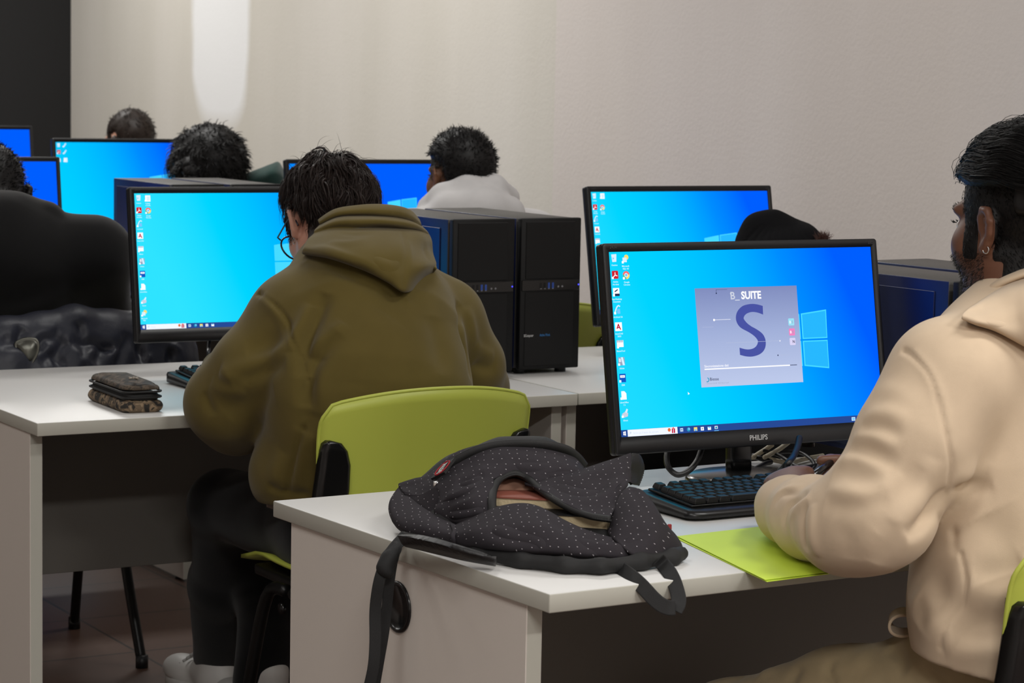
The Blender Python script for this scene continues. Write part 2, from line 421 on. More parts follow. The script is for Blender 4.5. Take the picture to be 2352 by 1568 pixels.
desk1 = desk(N1, 32.4256, 1.6, .785, 'grey desk with a round black grommet in its side, under the backpack', (.006, 1.6-.05), True, vback=.062, legd=.735)
desk2_ = desk(N2, 30.3, 1.196, .84, 'grey desk carrying the camouflage pencil case', (.003, 1.162), False, vback=.05)
P3 = d2(1.201, .005); desk3 = desk(P3, 30.3, 1.2, .79, 'grey desk beside the two black computer towers, behind the large monitor', (.004, 1.17))
desk4 = desk(d2(-.15, 1.78), 30.3, 1.2, .8, 'grey desk before the person in the black hoodie, mostly hidden')
desk5 = desk(d2(1.055, 1.78), 30.3, 1.2, .8, 'grey desk of the row before the white hoodie, mostly hidden')
desk6 = desk(d2(.2, 3.5), 30.3, 1.2, .8, 'grey desk before the fluffy-haired person, hidden behind the towers')
desk7 = desk(d2(-1.02, 3.5), 30.3, 1.2, .8, 'grey desk at the far left under the furthest screen')
# ------------------------------------------------------------------ monitors
SW, SH = .5314, .2989
m_bez = M('monitor_bezel', (13, 13, 16), .42, spec=.4)
m_print = M('grey_print', (120, 120, 124), .6)
m_print2 = M('silver_print', (176, 176, 176), .5)
m_print3 = M('faint_print', (52, 52, 56), .6)
def wallpaper(shift, dim=1.0):
    mt = bpy.data.materials.new('desktop_wallpaper'); mt.use_nodes = True; nt = mt.node_tree
    nt.nodes.remove(nt.nodes['Principled BSDF']); tc = nt.nodes.new('ShaderNodeTexCoord'); s = nt.nodes.new('ShaderNodeSeparateXYZ')
    nt.links.new(tc.outputs['Generated'], s.inputs[0])
    def mth(op, a, b_=0.):
        q = nt.nodes.new('ShaderNodeMath'); q.operation = op
        for i, v in enumerate((a, b_)):
            if isinstance(v, (int, float)): q.inputs[i].default_value = v
            else: nt.links.new(v, q.inputs[i])
        return q.outputs[0]
    x, z = s.outputs['X'], s.outputs['Z']
    v = mth('ADD', mth('MULTIPLY', mth('POWER', x, 1.6), .78), mth('MULTIPLY', mth('MULTIPLY', z, mth('ADD', x, .35)), .26))
    v = mth('ADD', v, shift)
    r = nt.nodes.new('ShaderNodeValToRGB'); el = r.color_ramp.elements
    el[0].position = 0; el[0].color = lin((45, 222, 255)); el[1].position = 1; el[1].color = lin((0, 92, 250))
    for p_, c_ in ((.22, (0, 208, 255)), (.5, (0, 176, 255)), (.72, (0, 138, 255))):
        e = el.new(p_); e.color = lin(c_)
    nt.links.new(v, r.inputs[0])
    # the pale beam spreading to the left of the window
    e = nt.nodes.new('ShaderNodeEmission'); nt.links.new(r.outputs[0], e.inputs[0]); e.inputs[1].default_value = dim
    nt.links.new(e.outputs[0], nt.nodes['Material Output'].inputs[0]); return mt
PX = {k: ME('pixels_'+k, c) for k, c in dict(white=(250, 250, 255), pale=(214, 236, 255), red=(205, 32, 44), bar=(38, 72, 146), bar2=(58, 104, 190), search=(238, 244, 255),
      grey=(150, 162, 186), ghost=(200, 206, 222), dark=(40, 48, 84), blue=(18, 84, 190), lblue=(120, 196, 250), pane=(70, 214, 255), pane2=(38, 180, 255), yellow=(244, 218, 110), green=(98, 190, 140),
      coral=(240, 110, 110), acad=(192, 26, 60), spl=(151, 164, 205), S=(72, 82, 160), sq1=(150, 220, 240), sq2=(238, 130, 190), sq3=(214, 208, 240), mid=(176, 186, 216), text=(222, 244, 255),
      hint=(206, 216, 232), orange=(220, 110, 60), teal=(40, 150, 190)).items()}
PK = list(PX)
def splash_mat():
    mt = bpy.data.materials.new('splash_pixels'); mt.use_nodes = True; nt = mt.node_tree
    nt.nodes.remove(nt.nodes['Principled BSDF']); tc = nt.nodes.new('ShaderNodeTexCoord'); s = nt.nodes.new('ShaderNodeSeparateXYZ')
    nt.links.new(tc.outputs['Generated'], s.inputs[0]); r = nt.nodes.new('ShaderNodeValToRGB'); el = r.color_ramp.elements
    el[0].position = 0; el[0].color = lin((186, 198, 230)); el[1].position = 1; el[1].color = lin((126, 138, 186)); q = el.new(.55); q.color = lin((158, 172, 212))
    nt.links.new(s.outputs['Z'], r.inputs[0]); e = nt.nodes.new('ShaderNodeEmission'); nt.links.new(r.outputs[0], e.inputs[0])
    nt.links.new(e.outputs[0], nt.nodes['Material Output'].inputs[0]); return mt
class Pix(MB):
    """flat pixel art laid on a screen: millimetres from the screen's top-left corner"""
    def __init__(s, T): super().__init__(); s.T = T; s.l = 0
    def col(s, k): s.mi = PK.index(k); s.l += 1; return s
    def pts(s, P): s.add([s.T(x/1000, y/1000, .0005+s.l*.00004) for x, y in P], [list(range(len(P)))[::-1]]); return s
    def rect(s, x0, y0, x1, y1): return s.pts([(x0, y0), (x1, y0), (x1, y1), (x0, y1)])
    def disc(s, x, y, r, n=20, a0=0, a1=360):
        P = [(x+r*math.cos(math.radians(a)), y+r*math.sin(math.radians(a))) for a in np.linspace(a0, a1, n, endpoint=(a1-a0 < 360))]
        if a1-a0 < 360: P.append((x, y))
        return s.pts(P)
    def rr(s, x0, y0, x1, y1, r): return s.pts(rrect(x0, y0, x1, y1, r, 4)[::-1])
    def line(s, a, b, w):
        a = np.array(a, float); b = np.array(b, float); d = b-a; n = np.array([-d[1], d[0]])/np.linalg.norm(d)*w/2
        return s.pts([a+n, b+n, b-n, a-n])
    def text(s, t, x, y, h, bold=0., center=True, wide=1.0):
        V, F = text_vf(t, h, bold)
        if not len(V): return s
        w = V[:, 0].max()*wide
        s.add([s.T((x+q[0]*wide-(w/2 if center else 0))/1000, (y-q[1])/1000, .0005+s.l*.00004) for q in V], F); return s
def icon(p, kind, x, y, cap):
    r = 6.6
    if kind == 'bin':
        p.col('pale').pts([(x-5, y-6), (x+5, y-6.5), (x+4, y+6), (x-3.6, y+6.4)]); p.col('lblue').disc(x-1.6, y+.5, 2.2, 3)
    elif kind == 'pdf':
        p.col('red').rr(x-6, y-6.5, x+6, y+6.5, 1.6); p.col('white').line((x, y-4), (x, y+.5), 1.5).line((x, y+.5), (x-4, y+4), 1.5).line((x, y+.5), (x+4, y+2), 1.5)
    elif kind == 'browser':
        p.col('coral').disc(x, y, r, 16, 190, 350); p.col('yellow').disc(x, y, r, 14, -10, 90); p.col('green').disc(x, y, r, 14, 90, 190); p.col('white').disc(x, y, 3.4); p.col('lblue').disc(x, y, 2.5)
    elif kind == 'arc':
        p.col('pale')
        P = [(x-5+10*t, y+6-13*math.sin(t*PI*.62+.15)) for t in np.linspace(0, 1, 9)]
        for a, b in zip(P, P[1:]): p.line(a, b, 2.2)
        p.col('lblue').pts([(x-1, y-1), (x+4.5, y-2), (x+5, y+6), (x-1, y+6)])
    elif kind == 'letter':
        p.col('white').rect(x-6.5, y-7, x+6.5, y+7); p.col('acad').text('A', x, y+4.6, 9, .03)
    elif kind == 'app':
        p.col('white').rect(x-6, y-6.5, x+6, y+6.5); p.col('dark').rect(x-3, y+2.6, x+6, y+6.5); p.line((x-3, y-.5), (x+3, y-4), 1.8)
    elif kind == 'barcode':
        p.col('white').rect(x-6.5, y-6, x+6, y+5); p.col('grey')
        for i in range(6): p.rect(x-6+i*2, y-6, x-4.8+i*2, y-2.5)
    elif kind == 'b':
        p.col('grey').rect(x-6, y-6.5, x+6, y+6.5); p.col('white').text('B', x-3, y+1, 5.5, .02); p.col('pale').pts([(x-1, y-6.5), (x+3, y-6.5), (x+6, y+6.5), (x+2, y+6.5)])
    elif kind == 'panel':
        p.col('blue').rect(x-6, y-6.8, x+6, y+6.8); p.col('white').rect(x-4.5, y-4.5, x+4.5, y-.5); p.col('grey').rect(x-3, y-3, x+3, y-2)
    elif kind == 'doc':
        p.col('white').pts([(x-4.5, y-6.8), (x+1.5, y-6.8), (x+5, y-3), (x+5, y+6.8), (x-4.5, y+6.8)])
    elif kind == 'printer':
        p.col('ghost').pts([(x-6, y+1), (x+1, y-3), (x+6, y), (x+5, y+5), (x-3, y+7)]); p.col('pale').pts([(x, y-2), (x+3.5, y-7.5), (x+6, y-6), (x+3.5, y)])
    elif kind == 'help':
        p.col('yellow').disc(x+2.5, y-3, 4.2); p.col('pale').rect(x-5, y-2.5, x+3, y+5)
    elif kind == 'file':
        p.col('white').rect(x-5.5, y-6.5, x+6.5, y+7); p.col('pale').rect(x-2, y-4, x+5, y+5)
    elif kind == 'pen':
        p.col('pale').pts([(x-5, y+5), (x+3, y-7), (x+6, y-5), (x-1, y+6)])
    if kind not in ('bin',): p.col('white').rect(x-6.8, y+3.2, x-3.0, y+7)
    p.col('text')
    for i, t in enumerate(cap): p.text(t, x, y+12.6+i*4.2, 2.5, .012)
FULL = [('bin', 10, 10, ('Cestino',)), ('pdf', 10, 37, ('Adobe', 'Acrobat')), ('browser', 31, 38, ('Google', 'Chrome'))]
SET_A = FULL+[('help', 31, 12, ('Microsoft', 'SQL 4.0')), ('app', 10, 65, ('App Desktop', 'Autodesk')), ('arc', 10, 94, ('Archicad 26',)), ('letter', 10, 121, ('AutoCAD', '2023')), ('barcode', 11, 149, ('BiesseTool',)),
     ('b', 11, 177, ('bSuite',)), ('panel', 11, 204, ('ESM',)), ('doc', 11, 232, ('LibreOffice', '7.1')), ('printer', 11, 261, ('Ghost',))]
SET_B = FULL+[('file', 31, 11, ('Collega', 'a Scuola')), ('arc', 10, 67, ('Archicad',)), ('letter', 10, 93, ('AutoCAD',)), ('barcode', 10, 122, ('Biesse',)), ('b', 11, 149, ('bSuite',)), ('panel', 11, 177, ('ESM',)),
     ('doc', 11, 205, ('LibreOffice',)), ('printer', 11, 235, ('Ghost',)), ('help', 10, 263, ('Microsoft', 'SQL'))]
SET_C = FULL+[('file', 33, 10, ('',)), ('arc', 10, 66, ('Archicad',)), ('letter', 11, 92, ('AutoCAD',)), ('barcode', 10, 120, ('Biesse',)), ('b', 11, 149, ('bSuite',)), ('panel', 11, 177, ('ESM',)), ('doc', 11, 205, ('',))]
SET_D = [('bin', 10, 10, ('',)), ('pdf', 10, 33, ('',)), ('pen', 31, 10, ('',)), ('pen', 31, 33, ('',)), ('file', 32, 60, ('',)), ('doc', 10, 60, ('',))]
def monitor(TL, yaw, tilt, label, group, icons, shift, search=('Cerca',), swid=93, splash=False, logo=True, deskz=TOP, logos=True, brand=True):
    U, V = frame(yaw); t = math.radians(tilt); up = ZV*math.cos(t)+V*math.sin(t); nr = -V*math.cos(t)+ZV*math.sin(t); TL = np.asarray(TL, float)
    T = lambda u, v, w: TL+U*u-up*v+nr*w
    base = T(SW/2, SH/2, -.04)-V*.02; r = thing('monitor', label, 'monitor', (base[0], base[1], deskz), yaw, group)
    # casing: front bezel, rim, sloping back
    b = MB(); x0, y0, x1, y1 = -.0115, -.0140, SW+.0125, SH+.0290
    def ring(ins, w, rad, inner=False):
        P = rrect(0, 0, SW, SH, .0006) if inner else rrect(x0+ins, y0+ins, x1-ins, y1-ins, rad)
        return [T(x, y, w) for x, y in P][::-1]
    def rect2(a0, b0, a1, b1, rad, w): return [T(x, y, w) for x, y in rrect(a0, b0, a1, b1, rad)][::-1]
    b.loft([ring(0, .0002, 0, True), ring(0, .0022, 0, True), ring(.0022, .0030, .004), ring(.0006, .0022, .0045), ring(0, .0006, .005), ring(0, -.0015, .005), ring(.0006, -.0017, .005), ring(.0006, -.0025, .005), ring(0, -.0027, .005), ring(0, -.018, .006), ring(.004, -.021, .008),
            rect2(.06, .04, SW-.06, SH-.01, .02, -.038), rect2(.10, .07, SW-.10, SH-.03, .02, -.046)], True, False, True)
    b.build('casing', m_bez, r, True)
    # screen and what it shows
    b = MB(); b.add([T(0, 0, .0003), T(0, SH, .0003), T(SW, SH, .0003), T(SW, 0, .0003)], [[0, 1, 2, 3]]); scr = b.build('screen', wallpaper(shift), r, True)
    pm = [PX[k] for k in PK]
    def subpix(name, fn, label=None):
        p = Pix(T); fn(p)
        used = sorted(set(p.I)); p.I = [used.index(i) for i in p.I]
        return p.build(name, [pm[i] for i in used], scr, True, label)
    for kind, x, y, cap in icons: subpix('desktop_icon', lambda p: icon(p, kind, x, y, cap))
    if logo:
        def lg(p):
            p.col('pane').pts([(326, 118), (370.5, 111), (370.5, 153.6), (326, 153.6)]).pts([(326, 156.6), (370.5, 156.6), (370.5, 199), (326, 192)])
            p.pts([(373.6, 110.5), (427, 105), (425.6, 153.6), (373.6, 153.6)]).pts([(373.6, 156.6), (425.6, 156.6), (425, 205), (373.6, 199)])
            p.col('pane2').pts([(376, 112.4), (425, 107.4), (424, 151.6), (376, 151.6)]).pts([(376, 158.6), (424, 158.6), (423.4, 202.6), (376, 197)])
        subpix('window_logo', lg, 'pale blue four-pane window emblem')
    def tb(p):
        p.col('bar').rect(0, 287.6, 531.4, 298.9)
        p.col('white').pts([(5, 290.6), (7.1, 290.2), (7.1, 293), (5, 293)]).pts([(7.5, 290.1), (10, 289.7), (10, 293), (7.5, 293)]).pts([(5, 293.4), (7.1, 293.4), (7.1, 296.2), (5, 295.8)]).pts([(7.5, 293.4), (10, 293.4), (10, 296.7), (7.5, 296.3)])
        p.col('search').rect(13.4, 287.8, 13.4+swid, 298.7); p.col('hint').disc(19, 292.6, 1.6); p.line((17.8, 293.8), (16.4, 295.6), .6)
        p.text(search[0], 24, 295, 3.0, .0, False)
        x = 13.4+swid-11; p.col('orange').disc(x-5, 292, 3.2, 6); p.col('acad').rect(x, 290, x+2.6, 297.5).rect(x+3.6, 290, x+6.2, 297.5); p.col('coral').disc(x+3, 289.6, 1.6)
        x = 13.4+swid+8
        p.col('pale').rect(x-3, 290.4, x-2, 296).rect(x+2, 290.4, x+3, 296).rect(x-1.4, 290.4, x+1.4, 292.6).rect(x-1.4, 293.6, x+1.4, 296)
        p.col('teal').disc(x+13.6, 293.2, 3.4); p.col('lblue').disc(x+14.6, 292.4, 1.9)
        p.col('yellow').rect(x+24, 290.4, x+30.6, 296.4); p.col('lblue').rect(x+25.4, 293.4, x+29.2, 296.4)
        p.col('white').rect(x+37.6, 290.6, x+43.6, 296.4); p.col('grey').rect(x+39.6, 292, x+41.8, 295)
        p.col('white').rect(x+51.2, 290.8, x+57.6, 296.2); p.col('lblue').pts([(x+51.2, 290.8), (x+54.4, 293.8), (x+57.6, 290.8)])
        if splash: p.col('white').rect(x+65, 290.4, x+71, 295.2); p.col('teal').rect(x+66, 291.4, x+70, 294.6); p.col('lblue').rect(x+63.6, 297.6, x+72.6, 298.6)
        p.col('pale').rect(464, 290.2, 471.6, 296.2); p.col('lblue').rect(465, 291.2, 470.6, 295.2)
    subpix('taskbar', tb)
    if splash:
        b = MB(); b.add([T(162/1000, 63/1000, .0009), T(.162, .226, .0009), T(.3685, .226, .0009), T(.3685, .063, .0009)], [[0, 1, 2, 3]])
        b.build('splash_window', splash_mat(), scr, True, 'grey square start-up window with a big letter S')
        def sp(p):
            p.l = 14
            p.col('ghost').text('B_', 241, 82.6, 12.2, .02); p.pts([(231.5, 72), (235.5, 71.2), (232, 75)])
            p.col('white').text('SUITE', 274, 82.6, 12.2, .035, True, .92)
            # the big S: two opposed bowls
            C1 = spline([(296, 95.5), (284, 92.4), (270, 91.6), (254, 95), (242.5, 105), (240, 118), (247, 129.5), (262, 137.5), (275, 144.5), (281, 152), (279, 160), (271, 165.6), (258, 167), (243, 163.5)], 4)
            C2 = spline([(295.5, 110), (284, 106.2), (272, 105), (261, 108), (255.5, 114), (257, 121), (266, 127), (280, 134), (292, 142.5), (297, 154), (294.5, 166.5), (285, 175), (270, 179), (256, 178.6), (243, 175.5)], 4)
            n = 50
            def res(C): 
                C = np.array(C); L = np.r_[0, np.cumsum(np.linalg.norm(np.diff(C, axis=0), axis=1))]; q = np.linspace(0, L[-1], n)
                return np.stack([np.interp(q, L, C[:, 0]), np.interp(q, L, C[:, 1])], 1)
            A, B = res(C1), res(C2); p.col('S')
            for i in range(n-1): p.pts([A[i], B[i], B[i+1], A[i+1]] if True else [])
            p.col('white').disc(196, 116, 2); p.rect(198, 115.6, 229, 116.2); p.disc(326, 155, 1.2); p.col('mid').rect(217, 154.5, 326, 155.1).rect(172, 127, 194, 127.5)
            p.col('dark').disc(320, 179, 1.2).disc(204, 72, 1.2).rect(203.7, 66, 204.3, 72).rect(203.7, 66, 226, 66.4); p.col('mid').rect(321, 178.8, 343, 179.3)
            for k_, y in (('sq1', 124), ('sq2', 141), ('sq3', 157)): p.col(k_).rr(346, y-6, 358, y+6, 1.5)
            p.col('white').text("B", 349.5, 126.4, 4.4, .02).text("B", 349.5, 143.2, 4.4, .02); p.col('grey').text('S', 354.2, 126.4, 4.4, .02).text('E', 354.2, 143.2, 4.4, .02); p.col('dark').text('N', 354, 159.4, 4.6, .02)
            p.col('white').rect(170, 195.6, 343, 197.6); p.text('Sincronizzazione dati', 170, 193.6, 4, .01, False); p.col('dark').rect(343, 196, 357.5, 197)
            p.col('teal'); 
            for a in range(0, 200, 20): p.disc(174+3.2*math.cos(math.radians(a-70)), 214+3.2*math.sin(math.radians(a-70)), .9, 6)
            p.col('dark').text('Biesse', 179, 215.6, 5, .005, False); p.col('grey').text('Versione 4.0.0.00  2023 Biesse S.p.A.', 172, 221.2, 2.1, 0, False)
            p.col('white').pts([(134, 232), (137.6, 235.6), (135.6, 235.8), (134, 237)])
        subpix('splash_lettering', sp)
    if brand:
        b = MB(); V_, F_ = text_vf('PHILIPS', .0084, .02); w = V_[:, 0].max()
        b.add([T(SW/2-w/2*.96+q[0]*.96+.0015, .3178-q[1], .0033) for q in V_], F_); b.build('brand_print', m_print2, r, True)
    if logos:
        b = MB(); V_, F_ = text_vf('243V', .0052); b.add([T(.001+q[0]*.9, -.0055-q[1], .0033) for q in V_], F_)
        b.build('model_print', m_print3, r, True); b = MB()
        V_, F_ = text_vf('LED', .0052); b.add([T(.5245+q[0]*.9, -.0050-q[1], .0033) for q in V_], F_); b.build('corner_print', m_print3, r, True)
        b = MB()
        for i in range(5): b.add([T(.462+i*.011+q[0], .317-q[1], .0033) for q in A3(*[(0, 0), (.0035, 0), (.0035, .0028), (0, .0028)]).reshape(4, 2)], [[0, 1, 2, 3]])
        b.build('button_print', m_print3, r, True)
    # stand: oval foot and neck
    f = T(SW/2, SH, -.03); fc = A3(f[0], f[1], deskz)+V*.012
    b = MB(); rings = []
    for s_, z in ((1, 0), (1, .004), (.97, .008), (.90, .011), (.3, .016)):
        rings.append([fc+U*(.105*s_*math.cos(a))+V*(.085*s_*math.sin(a)-.012)+ZV*z for a in np.arange(40)*2*PI/40])
    b.loft(rings); b.build('stand_foot', m_gloss, r, True)
    b = MB(); a0 = fc+V*.005; a1 = T(SW/2, SH-.05, -.045)
    rings = []
    for s_ in np.linspace(0, 1, 6):
        c_ = a0*(1-s_)+a1*s_+ZV*(.010*(1-s_)); rings.append([c_+U*x+V*y for x, y in rrect(-.021, -.012, .021, .012, .006)])
    b.loft(rings); b.build('stand_neck', m_gloss, r, True)
    return r, T
TLof = lambda x, y, z: A3(x, y, CAMZ+z)
mon_f, T_f = monitor(TLof(.1522, 3.9223, -.2624), 29.855, 9.826, 'large black monitor beside the cream hoodie, showing a grey window with big S', 'black desktop monitors', SET_A, .10, ('Scrivi qui il testo da cercare',), 96, True)
mon_g, T_g = monitor(TLof(-.8339, 5.3354, -.2485), 29.02, 8.636, 'black monitor in front of the olive hoodie, bright cyan desktop with icons', 'black desktop monitors', SET_B, -.07)
mon_e, T_e = monitor(TLof(.1834, 5.9272, -.2512), 30.73, 10.59, 'black monitor near the right wall, its lower right corner behind a black cap', 'black desktop monitors', SET_C, .08, logo=True)
# further rows: the same monitors, seen smaller
mon_a, T_a = monitor(at(127.4, 326.3, 8.25), 27.0, 8, 'black monitor at the upper left with a bright blue desktop, behind the blue-sided tower', 'black desktop monitors', SET_D, .22, brand=False, logos=False)
Ub, Vb = frame(29)
mon_b, T_b = monitor(at(127.9, 371, 7.25)-Ub*SW, 29, 8.5, 'black monitor at the left edge, overlapped by the head of the black hoodie', 'black desktop monitors', [], .62, brand=False, logos=False)
mon_c, T_c = monitor(at(67, 297.6, 9.0)-Ub*SW, 29, 8.5, 'furthest monitor, a small blue corner at the left edge above the other screens', 'black desktop monitors', [], .50, brand=False, logos=False)
mon_d, T_d = monitor(at(663.4, 376, 7.4), 29, 8.5, 'black monitor with a deep blue screen beside the white hoodie', 'black desktop monitors', [], .66, brand=False, logos=False)

# ------------------------------------------------------------------ computer towers
m_tface = M('tower_front_mesh', (9, 9, 10), .6, spec=.3)
m_ttop = M('tower_top', (60, 58, 56), .5, bump=(1200, .15, .0008))
m_tside = M('tower_blue_side', (16, 30, 76), .38, spec=.5)
m_blueport = M('blue_port', (36, 70, 150), .4)
m_led = ME('blue_led', (70, 70, 255), 2.0)
def tower(P, yaw, label, wid=.158, dep=.465, hgt=.342, side='left', brand=False, z=TOP):
    r = thing('computer_tower', label, 'computer', (P[0], P[1], z), yaw, 'black and blue computer towers')
    f = .012
    b = MB(); b.box((wid/2, dep/2+.014, f+hgt/2), (wid-.004, dep-.028, hgt-.003), .002, 2); me = b.mesh()
    o = link('case', me, [m_ttop, m_tside], r)
    for p in me.polygons:
        if abs(p.normal.x) > .7: p.material_index = 1
    for sx in (-1, 1):                # the removable side cover, with its shut lines
        b = MB(); x = wid/2+sx*(wid/2-.0005)
        b.box((x, dep*.53, f+hgt*.485), (.003, dep*.80, hgt*.90), .0008, 1); b.build('side_cover', m_tside, r)
    # front bezel: recessed mesh above and below a port strip
    b = MB(); b.box((wid/2, .0085, f+hgt/2), (wid, .017, hgt), .003, 2)
    for z0, z1 in ((.008, .176), (.205, hgt-.008)): b.box((wid/2-.003, -.0005, f+(z0+z1)/2), (wid-.03, .003, z1-z0), .001, 1)
    b.build('front_bezel', m_tface, r)
    b = MB(); b.box((wid/2, -.0010, f+.1905), (wid-.006, .003, .024), .0008, 1); strip = b.build('port_strip', m_gloss, r)
    for i in range(4):
        b = MB(); b.mi = 0; b.box((.052+i*.0105, -.0026, f+.190), (.0050, .0012, .013), 0); b.mi = 1; b.box((.052+i*.0105, -.0028, f+.183), (.0034, .0012, .0018), 0)
        b.build('usb_port', [m_blueport if i >= 2 else m_blackm, m_print], strip)
    for i in range(2):
        b = MB(); b.cyl((.098+i*.0105, -.001, f+.187), (.098+i*.0105, -.0032, f+.187), .0024, 10); b.build('audio_jack', m_print, strip)
    b = MB(); b.sphere((wid-.0065, -.0028, f+.1905), .0018, 8); b.build('power_led', m_led, strip)
    if brand:
        b = MB(); V_, F_ = text_vf('SiComputer', .0058, .02); b.add([(.010+q[0]*.62, -.0022, f+.075+q[1]) for q in V_], F_); b.build('brand_print', m_print2, r)
        b = MB(); V_, F_ = text_vf('Activa Work', .0058, .01); b.add([(.052+q[0]*.62, -.0022, f+.0752+q[1]) for q in V_], F_); b.build('model_print', M('blue_print', (40, 110, 170), .5), r)
    for x in (.025, wid-.025):
        for y in (.04, dep-.05):
            b = MB(); b.cyl((x, y, 0), (x, y, f+.002), .013, 14); b.build('foot', m_black, r)
    return r
tower(d2(1.064, .322), 30.3, 'black computer tower right of the olive hoodie, left one of the touching pair')
tower(d2(1.243, .330), 30.3, 'black computer tower with white maker lettering, right one of the pair beside the olive hoodie', brand=True)
tower(d2(1.115, 2.058), 30.3, 'blue-sided computer tower rising behind the cyan monitor of the olive hoodie')
tower(d2(1.300, 2.058), 30.3, 'dark computer tower in front of the green hood, right of the blue-sided one')
tower(d1(1.121, .470), 32.4, 'blue-sided computer tower below the chin of the cream hoodie', hgt=.324)
tower(d1(1.32, .480), 32.4, 'computer tower against the wall, behind the one below the chin', hgt=.324)

# ------------------------------------------------------------------ keyboards
m_key = M('keycap', (20, 20, 21), .5, spec=.35)
m_kb = M('keyboard_body', (17, 17, 18), .34)
_kc = {}
def keyboard(P, yaw, label, z=TOP):
    r = thing('keyboard', label, 'keyboard', (P[0], P[1], z), yaw, 'black desktop keyboards')
    L, D = .452, .165; b = MB()
    def prof(x, ins=0):               # side section of the body at x: low front, higher back, rounded palm edge
        k = min(1, min(x, L-x)/.03); e = .012*(1-k)**2
        return [(x, e, .004), (x, e-.0, .010), (x, e+.006, .015), (x, .030, .0165), (x, D-.02, .024), (x, D-.006-e, .025), (x, D-e, .020), (x, D-e, .004)]
    xs = [0, .004, .012, .022, .03, .06, L/2, L-.06, L-.03, L-.022, L-.012, L-.004, L]
    R_ = [prof(x) for x in xs]; R_[0] = [(x, y*.9+.008, .004+(z_-.004)*.45) for x, y, z_ in R_[0]]; R_[-1] = [(x, y*.9+.008, .004+(z_-.004)*.45) for x, y, z_ in R_[-1]]
    b.loft(R_); b.build('body', m_kb, r)
    b = MB(); b.box((L/2, .088, .0228), (L-.04, .118, .004), .001, 1, R=[(1, 0, 0), (0, math.cos(.077), math.sin(.077)), (0, -math.sin(.077), math.cos(.077))]); b.build('key_well', m_blackm, r)
    for x in (.06, L-.06):
        b = MB(); b.box((x, D-.02, .003), (.03, .012, .006), .001, 1); b.build('foot', m_black, r)
        b = MB(); b.box((x, .02, .002), (.03, .010, .004), .001, 1); b.build('foot', m_black, r)
    p = .0187; x0 = .026
    rows = []
    def row(j, ws, start=0):
        x = start
        for w in ws:
            if w > 0: rows.append((x, j, w))
            x += abs(w)
    row(0, [1.25, 1.25, 1.25, 5.5, 1.25, 1.25, 1.25, 2]); row(1, [1.25]+[1]*11+[2.75]); row(2, [1.75]+[1]*11+[2.25]); row(3, [1.5]+[1]*12+[1.5]); row(4, [1]*13+[2]); row(5, [1, -.5]+[1]*4+[-.5]+[1]*4+[-.5]+[1]*4)
    row(0, [1, 1, 1], 15.25); row(1, [1], 16.25)
    for j in (3, 4): row(j, [1, 1, 1], 15.25)
    for j in (1, 2, 3, 4): row(j, [1, 1, 1], 18.5)
    row(0, [2, 1], 18.5)
    for (x, j, w) in rows:
        if w not in _kc:
            b = MB(); wx = w*p-.0016; rings = []
            for ins, z_ in ((0, 0), (.0004, .003), (.0022, .0078), (.003, .0084)):
                rings.append([(q[0], q[1], z_) for q in rrect(ins, ins*.7, wx-ins, .0172-ins*1.1, .0016, 2)])
            b.loft(rings, True, False, True, False); _kc[w] = b.mesh(); _kc[w].materials.append(m_key)
        o = bpy.data.objects.new('key', _kc[w]); COL.objects.link(o); o.parent = r
        yy = .030+j*.0187+(.004 if j == 5 else 0); o.location = (x0+x*p, yy, .0188+yy*.072+(.0006 if j in (0, 5) else 0)); o.rotation_euler = (.075+.05*(j-2)*.3, 0, 0)
    return r
kb_y = 32.4
pk = on_z(1594, 1200, TOP); kb1 = keyboard(pk+U1*-.004, 31.5, 'black keyboard under the large monitor, by the hand of the cream hoodie')
pk2 = on_z(451, 899, TOP); kb2 = keyboard(pk2-U2*.004, 31.5, 'black keyboard beside the camouflage pencil case, under the cyan monitor')

